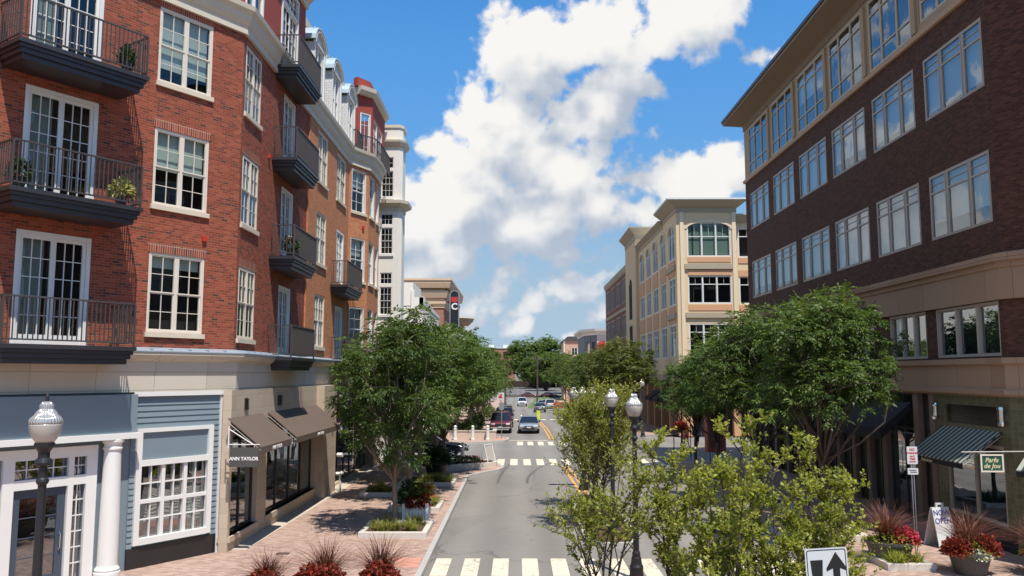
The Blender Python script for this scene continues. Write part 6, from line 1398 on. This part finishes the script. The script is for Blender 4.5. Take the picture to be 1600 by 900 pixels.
yc = thing('crossing_marker', (2.42, 94.5, zf(94.5)), 'fluorescent yellow crossing paddle standing on the centre line', 'traffic sign'); m = MB(); xz_plate(m, rrect(0, .62, .36, 1.05, .05), -.03, .03); m.build('paddle', M('fluorescent_yellow', (.62, .78, .02), .5, var=.04), yc); m = MB(); m.box(-.22, .22, -.22, .22, 0, .07); m.build('base', black_plastic, yc)
bs = thing('banner_stand', (-2.4, 122, zf(122) + S0), 'white banner with red emblem beside the left lamp posts', 'sign'); m = MB(); m.tube([(0, .05, 0), (0, .05, 2.2)], .05, 6); m.build('post', iron, bs); m = MB(); xz_plate(m, rrect(0, 2.35, 1.15, 1.1, .05), -.05, 0); m.build('sign_face', sign_white, bs); m = MB(); xz_plate(m, [(-.3, 2.0), (.32, 2.08), (.1, 2.3), (.2, 2.62), (-.05, 2.7), (-.14, 2.42), (-.38, 2.3)], -.06, -.052); m.build('emblem', sign_red, bs)
lwall = thing('low_wall', (-4, 62.2, S0), 'low pale wall with panels along the far corner of the left side street', 'wall'); m = MB(); m.box(-2.4, 2.2, -.1, .1, 0, .60); m.box(2.2, 2.4, -.1, 2, 0, .60); m.build('wall', M('pale_pink_wall', (.60, .46, .36), .8, var=.08), lwall); m = MB(); m.box(-2.45, 2.45, -.14, .14, .603, .68); m.box(2.15, 2.45, .143, 2.05, .603, .68); m.build('coping', concrete, lwall)
BL = ['white bollard at the left end of the low pale wall', 'white bollard second from the left before the low pale wall', 'white bollard third from the left before the low pale wall', 'white bollard at the right end of the low pale wall', 'white bollard in front of the black sedan at the corner flower bed']
bol = thing('bollard', (0, 0, 0), BL[0], 'bollard', 'white bollards by the side street'); m = MB(); m.lathe([(.15, 0), (.15, .1), (.12, .14), (.105, .75), (.13, .78), (.13, .82), (.08, .84), (.07, .88), (.11, .95), (.11, 1.0), (.06, 1.07), (.01, 1.09)], n=16); m.build('post', pot_white, bol)
for i, (x, y) in enumerate([(-6.65, 61.0), (-4.6, 61.6), (-3.3, 61.6), (-2.2, 61.8), (-3.05, 46.3)]): 
    o = bol if i == 0 else copy_tree(bol); o.location = (x, y, S0); o['label'] = BL[i]
up_ = thing('utility_pole', (4.2, 172, zf(172)), 'tall brown wooden utility pole at the end of the street', 'utility pole'); m = MB(); m.tube([(0, 0, 0), (.03, 0, 10.2)], [.19, .13], 10); m.build('pole', bark_dark, up_)
m = MB(); m.box(-.85, .85, -.08, .08, 9.5, 9.65); m.box(-.5, .5, -.08, .08, 8.5, 8.62); m.tube([(0, 0, 8.8), (1.6, -.5, 9.4)], .04, 6); m.build('crossarm', bark_dark, up_)
m = MB()
for x in (-.8, -.4, .4, .8): m.lathe([(.05, 9.65), (.06, 9.75), (.03, 9.85)], (x, 0, 0), 8)
m.build('insulator', steel, up_)
DB = ['left orange striped barrel by the road works', 'middle orange striped barrel by the road works', 'right orange striped barrel by the road works', 'orange striped barrel behind the three globe lamp']
db = thing('traffic_barrel', (0, 0, 0), DB[0], 'traffic barrel', 'orange barrels at the road works'); m = MB(); m.lathe([(.34, 0), (.34, .08), (.28, .1), (.24, 1.0), (.18, 1.05)], n=16); m.build('drum', M('safety_orange', (.72, .14, .02), .6, var=.08), db); m = MB(); m.lathe([(.275, .30), (.268, .45)], n=16); m.lathe([(.262, .60), (.255, .75)], n=16); m.build('stripe', sign_white, db)
for i, (x, y) in enumerate([(8.0, 137), (8.9, 138), (9.8, 136), (8.3, 108)]): o = db if i == 0 else copy_tree(db); o.location = (x, y, zf(y) + .02 + (.1 if x > 8.0 else 0)); o['label'] = DB[i]
hb = thing('barricade', (7.0, 141, zf(141)), 'red construction barricade beside the parked white wagon', 'barricade'); m = MB(); m.box(-.8, .8, -.05, .05, .75, 1.25); m.box(-.8, .8, -.05, .05, .25, .55); m.build('panel', M('barricade_red', (.42, .07, .04), .6, var=.1), hb); m = MB()
for x in (-.7, .7): m.box(x - .06, x + .06, -.4, .4, 0, .1); m.box(x - .05, x + .05, .05, .15, .1, 1.4)
m.build('leg', steel, hb)
for (x, y, z0, seed, lab) in [(10.6, 45.8, 2.2, 51, 'hanging basket of orange flowers over the walking couple'), (9.9, 47.5, 2.2, 52, 'hanging basket of red flowers left of the walking couple'), (7.95, 42.2, 1.8, 53, 'basket of red flowers right of the near lamp globe')]:
    hk = thing('hanging_basket', (x, y, S0), lab, 'hanging basket', 'hanging flower baskets'); m = MB(); m.tube([(0, 0, 0), (0, 0, z0 + 1.0), (.05, 0, z0 + 1.08), (.3, 0, z0 + 1.05), (.33, 0, z0 + .7)], .025, 6); m.build('post', iron, hk); m = MB(); m.lathe([(.06, z0 + .1), (.2, z0 + .28), (.24, z0 + .4), (.18, z0 + .4)], (.33, 0, 0), 14); m.build('basket', bark_dark, hk); mound('flowers', (.33, 0, z0 + .3), .36, .38, 420, leaf_orange if seed == 51 else leaf_red, seed, hk, .12, .1)
cn = thing('coin_meter', (12.9, 54.2, 0), 'orange red doorway kiosk by the walking couple', 'kiosk'); m = MB(); m.box(-.6, .6, -.4, .4, 0, 2.5); m.box(-.7, .7, -.5, .5, 2.5, 2.65); m.build('cabinet', M('rust_red_paint', (.36, .09, .045), .6, var=.08), cn); m = MB(); m.box(-.4, .4, -.42, -.402, .3, 2.1); m.build('door', M('rust_dark', (.18, .05, .03), .6, var=.08), cn)
cn['category'] = 'kiosk'; cn.name = 'kiosk'

# ------------------------------------------------------------------ cars
def loft(mb, secs):
    rings = []
    for s in secs: b = len(mb.v); mb.v += s; rings.append((b, len(s)))
    for (a, n), (c, _) in zip(rings, rings[1:]):
        for k in range(n): mb.f.append((a + k, a + (k + 1) % n, c + (k + 1) % n, c + k)); mb.mi.append(mb.cur)
    mb.f.append(tuple(rings[0][0] + k for k in reversed(range(rings[0][1])))); mb.f.append(tuple(rings[-1][0] + k for k in range(rings[-1][1]))); mb.mi += [mb.cur, mb.cur]
def car(label, loc, rz, col, kind='sedan', metal=.3, name='parked_car', group='cars on the street'):
    """front of the car points along local -y"""
    t = thing(name, loc, label, 'car', group, rz)
    if kind == 'sedan': Ln, Wd, belt, top = 4.6, 1.78, .92, 1.42; st = [(-2.30, .52, .66, .80), (-2.2, .36, .72, .92), (-1.9, .28, .80, .98), (-.95, .26, .90, 1.0), (0, .25, .93, 1.0), (1.2, .26, .95, 1.0), (1.75, .28, .97, .98), (2.2, .34, .96, .94), (2.32, .50, .86, .84)]; cab = (-1.05, -.25, .95, 1.75)
    elif kind == 'suv': Ln, Wd, belt, top = 4.7, 1.86, 1.08, 1.74; st = [(-2.32, .55, .80, .86), (-2.24, .42, .96, .95), (-1.95, .36, 1.02, 1.0), (-1.0, .34, 1.08, 1.0), (0, .34, 1.10, 1.0), (1.4, .34, 1.11, 1.0), (2.15, .38, 1.10, .98), (2.32, .5, 1.02, .92)]; cab = (-1.1, -.45, 1.9, 2.28)
    else: Ln, Wd, belt, top = 4.3, 1.80, 1.05, 1.82; st = [(-2.1, .55, .92, .92), (-2.02, .45, 1.04, 1.0), (-1.0, .42, 1.08, 1.0), (0, .42, 1.08, 1.0), (1.9, .42, 1.08, 1.0), (2.05, .5, 1.05, .96)]; cab = (-.85, -.55, 1.85, 2.0)
    h = Wd / 2; secs = []
    for (y, zb, zt, w_) in st:
        w_ = h * w_; zm = zb + (zt - zb) * .55
        secs.append([(-w_ * .9, y, zb), (-w_, y, zb + .12), (-w_, y, zm), (-w_ * .95, y, zt - .04), (-w_ * .82, y, zt), (w_ * .82, y, zt), (w_ * .95, y, zt - .04), (w_, y, zm), (w_, y, zb + .12), (w_ * .9, y, zb)])
    paint = car_paint('car_paint_%s' % label.split()[0], col, metal); m = MB(); loft(m, secs); bd = m.build('body', paint, t, smooth=True)
    md = bd.modifiers.new('smooth', 'SUBSURF'); md.levels = 1; md.render_levels = 2
    wf, rf0, rf1, rw = cab; tw = h * .74; bw = h * .93; bz = belt - .03
    m = MB(); m.hexa([(-bw, wf, bz), (bw, wf, bz), (bw, rw, bz + .02), (-bw, rw, bz + .02), (-tw, rf0, top - .05), (tw, rf0, top - .05), (tw, rf1, top - .05), (-tw, rf1, top - .05)]); m.build('windows', car_glass, t, bevel=.03)
    m = MB(); m.hexa([(-tw * 1.03, rf0 - .05, top - .06), (tw * 1.03, rf0 - .05, top - .06), (tw * 1.03, rf1 + .05, top - .06), (-tw * 1.03, rf1 + .05, top - .06), (-tw * .9, rf0 + .12, top), (tw * .9, rf0 + .12, top), (tw * .9, rf1 - .1, top), (-tw * .9, rf1 - .1, top)])
    for sx in (-1, 1):
        for (y0, y1) in ((wf, rf0), (rw, rf1), ((wf + rw) / 2 + .1, (rf0 + rf1) / 2 + .08)): m.tube([(sx * (bw + .005), y0, bz), (sx * (tw + .012), y1, top - .05)], .035, 6)
    m.build('roof', paint, t)
    wr = .33 if kind == 'sedan' else .37
    for sx in (-1, 1):
        for y in (-Ln * .30, Ln * .29):
            m = MB(); m.lathe([(wr * .62, -.1), (wr * .95, -.11), (wr, -.07), (wr, .07), (wr * .95, .11), (wr * .62, .1)], (0, 0, 0), 22, 'x'); o = m.build('wheel', tyre, t); o.location = (sx * (h - .10), y, wr)
            m = MB(); m.lathe([(.02, sx * .10), (wr * .18, sx * .105), (wr * .2, sx * .09), (wr * .60, sx * .085), (wr * .64, sx * .10)], (0, 0, 0), 22, 'x')
            for k in range(5): a = 2 * math.pi * k / 5; m.tube([(sx * .10, 0, 0), (sx * .10, math.cos(a) * wr * .6, math.sin(a) * wr * .6)], .03, 4)
            m.build('rim', steel, o)
        m = MB(); m.hexa([(sx * h * .50, st[0][0] - .02, .60 if kind == 'sedan' else .74), (sx * h * .86, st[1][0] - .06, .60 if kind == 'sedan' else .74), (sx * h * .86, st[1][0] + .2, .6 if kind == 'sedan' else .74), (sx * h * .5, st[1][0] + .2, .6 if kind == 'sedan' else .74), (sx * h * .50, st[0][0], .70 if kind == 'sedan' else .88), (sx * h * .88, st[1][0] - .04, .72 if kind == 'sedan' else .9), (sx * h * .88, st[1][0] + .25, .72 if kind == 'sedan' else .9), (sx * h * .5, st[1][0] + .25, .7 if kind == 'sedan' else .88)]); m.build('headlight', lamp_lens, t, bevel=.02)
        m = MB(); yb = st[-1][0]; zt_ = .82 if kind == 'sedan' else .98; m.box(sx * h * .5 if sx > 0 else -h * .86, h * .86 if sx > 0 else -h * .5, yb - .12, yb + .015, zt_ - .16, zt_); m.build('tail_light', tail_lens, t)
        m = MB(); m.box(sx * (h + .02) - .09, sx * (h + .02) + .09, wf + .12, wf + .22, belt, belt + .13); m.build('mirror', black_plastic, t, bevel=.03)
    m = MB(); y0 = st[0][0]; m.box(-h * .44, h * .44, y0 - .03, y0 + .1, .55 if kind == 'sedan' else .62, .66 if kind == 'sedan' else .84); m.box(-h * .6, h * .6, y0 - .025, y0 + .1, .40, .48); m.build('grille', black_plastic, t)
    m = MB(); m.box(-.17, .17, y0 - .045, y0 - .02, .49, .60); m.box(-.17, .17, st[-1][0] + .005, st[-1][0] + .03, .62, .74); m.build('number_plate', sign_white, t)
    if kind != 'sedan': m = MB(); m.box(-h * .9, h * .9, y0 - .06, y0 + .1, .44, .545); m.box(-h * .9, h * .9, st[-1][0] - .1, st[-1][0] + .05, .42, .55); m.build('bumper', black_plastic if kind == 'boxy' else steel, t, bevel=.02)
    return t
car('silver sedan driving toward the viewer beside the yellow centre line', (1.02, 72.3, .0), R(-1), (.52, .55, .58), 'sedan', .6, 'sedan')
car('red off-roader parked at the left kerb behind the sign post', (-1.42, 72.6, 0), 0, (.16, .010, .013), 'suv', .2, 'parked_car')
car('navy van-like wagon parked behind the red off-roader', (-1.30, 80.5, zf(80)), 0, (.012, .016, .035), 'boxy', .3, 'parked_car')
car('black sedan waiting in the left side street at the corner flower bed', (-5.3, 50.8, 0), R(90), (.010, .011, .018), 'sedan', .3, 'sedan')
car('grey sedan driving away beyond the yellow crossing paddle', (3.5, 128, zf(127)), R(180), (.22, .24, .26), 'sedan', .6, 'sedan')
car('white off-roader approaching at the far end of the street', (1.0, 166, zf(165)), 0, (.74, .74, .72), 'suv', 0, 'sedan')
car('pale wagon parked at right near the red barricade', (5.9, 150, zf(150)), R(180), (.60, .60, .58), 'suv', .1, 'parked_car')
car('ivory hatchback parked behind the utility pole base', (4.8, 160, zf(160)), R(180), (.55, .57, .57), 'sedan', .2, 'parked_car')
car('maroon sedan parked below the retaining wall at far right', (8.6, 222, zf(222)), R(90), (.09, .012, .014), 'sedan', .2, 'parked_car')
car('burgundy sedan parked below the retaining wall left of the maroon one', (3.2, 221, zf(221)), R(90), (.12, .02, .02), 'sedan', .2, 'parked_car')
car('dark green sedan parked at the left kerb beyond the navy wagon', (-1.35, 88.5, zf(88)), 0, (.02, .05, .035), 'sedan', .3, 'parked_car')
car('tan wagon parked at the left kerb, last before the lamp posts', (-1.35, 96, zf(96)), 0, (.30, .25, .18), 'suv', .3, 'parked_car')
car('white sedan half hidden by the median trees behind the three globes', (5.2, 62.5, 0), R(180), (.6, .6, .6), 'sedan', .1, 'sedan')

# ------------------------------------------------------------------ people walking on the right corner
def person(loc, rz, label, shirt, pants, hair, s=1.0, phase=1):
    t = thing('person', loc, label, 'person', None, rz); P_ = phase
    J = {'pel': (0, 0, .93), 'chest': (0, .0, 1.28), 'neck': (0, -.01, 1.46), 'head': (0, -.03, 1.60), 'top': (0, -.02, 1.72), 'hl': (-.09, 0, .90), 'kl': (-.10, -.10 * P_, .50), 'al': (-.10, .08 * P_, .10), 'fl': (-.10, -.06 * P_ + .06, .04), 'hr': (.09, 0, .90), 'kr': (.10, .06 * P_, .50), 'ar': (.10, .26 * P_, .12), 'fr': (.10, .14 * P_, .04),
         'sl': (-.18, 0, 1.40), 'el': (-.25, .08 * P_, 1.12), 'wl': (-.25, -.06 * P_, .90), 'gl': (-.25, -.10 * P_, .82), 'sr': (.18, 0, 1.40), 'er': (.25, -.06 * P_, 1.12), 'wr': (.25, -.18 * P_, .92), 'gr': (.25, -.23 * P_, .86)}
    Rr = {'pel': .135, 'chest': .15, 'neck': .055, 'head': .095, 'top': .06, 'hl': .09, 'kl': .062, 'al': .04, 'fl': .035, 'hr': .09, 'kr': .062, 'ar': .04, 'fr': .035, 'sl': .06, 'el': .042, 'wl': .03, 'gl': .032, 'sr': .06, 'er': .042, 'wr': .03, 'gr': .032}
    E_ = [('pel', 'chest'), ('chest', 'neck'), ('neck', 'head'), ('head', 'top'), ('pel', 'hl'), ('hl', 'kl'), ('kl', 'al'), ('al', 'fl'), ('pel', 'hr'), ('hr', 'kr'), ('kr', 'ar'), ('ar', 'fr'), ('chest', 'sl'), ('sl', 'el'), ('el', 'wl'), ('wl', 'gl'), ('chest', 'sr'), ('sr', 'er'), ('er', 'wr'), ('wr', 'gr')]
    def skin(name, keys, mat, grow=1.0):
        ks = [k for k in J if k in keys]; idx = {k: i for i, k in enumerate(ks)}; me = bpy.data.meshes.new(name); me.from_pydata([tuple(c * s for c in J[k]) for k in ks], [(idx[a], idx[b]) for a, b in E_ if a in idx and b in idx], []); me.materials.append(mat)
        o = bpy.data.objects.new(name, me); COL.objects.link(o); o.parent = t; md = o.modifiers.new('skin', 'SKIN'); sv = me.skin_vertices.new() if not me.skin_vertices else me.skin_vertices[0]
        sv = me.skin_vertices[0].data
        for k in ks: r = Rr[k] * s * grow; sv[idx[k]].radius = (r, r * (.72 if k in ('pel', 'chest') else 1))
        sv[idx[keys[0]]].use_root = True; md2 = o.modifiers.new('smooth', 'SUBSURF'); md2.levels = 1; md2.render_levels = 2; return o
    skin('body', list(J), skin_m)
    J2 = dict(J); skin('shirt', ['chest', 'pel', 'sl', 'sr', 'el', 'er'], shirt, 1.12); skin('shorts', ['pel', 'hl', 'hr', 'kl', 'kr'], pants, 1.14)
    m = MB(); m.lathe([(.02, 1.735 * s), (.075 * s, 1.71 * s), (.10 * s, 1.64 * s), (.098 * s, 1.58 * s), (.06 * s, 1.56 * s)], (0, .02, 0), 14); m.build('hair', hair, t, smooth=True); return t
hairm = M('dark_hair', (.03, .02, .012), .6, var=.1); cloth_b = M('blue_cloth', (.02, .08, .42), .8, var=.05); cloth_o = M('orange_cloth', (.75, .28, .06), .8, var=.08); cloth_d = M('dark_cloth', (.04, .045, .05), .85, var=.1); cloth_r = M('coral_cloth', (.55, .10, .07), .8, var=.08)
person((12.0, 55.5, 0.02), R(15), 'person in a bright blue shirt and dark shorts walking on the right corner', cloth_b, cloth_d, hairm, 1.0, 1)
person((11.35, 55.9, 0.02), R(20), 'person in an orange shirt and coral shorts walking beside the blue shirt', cloth_o, cloth_r, M('fair_hair', (.35, .22, .10), .6, var=.1), .98, -1)
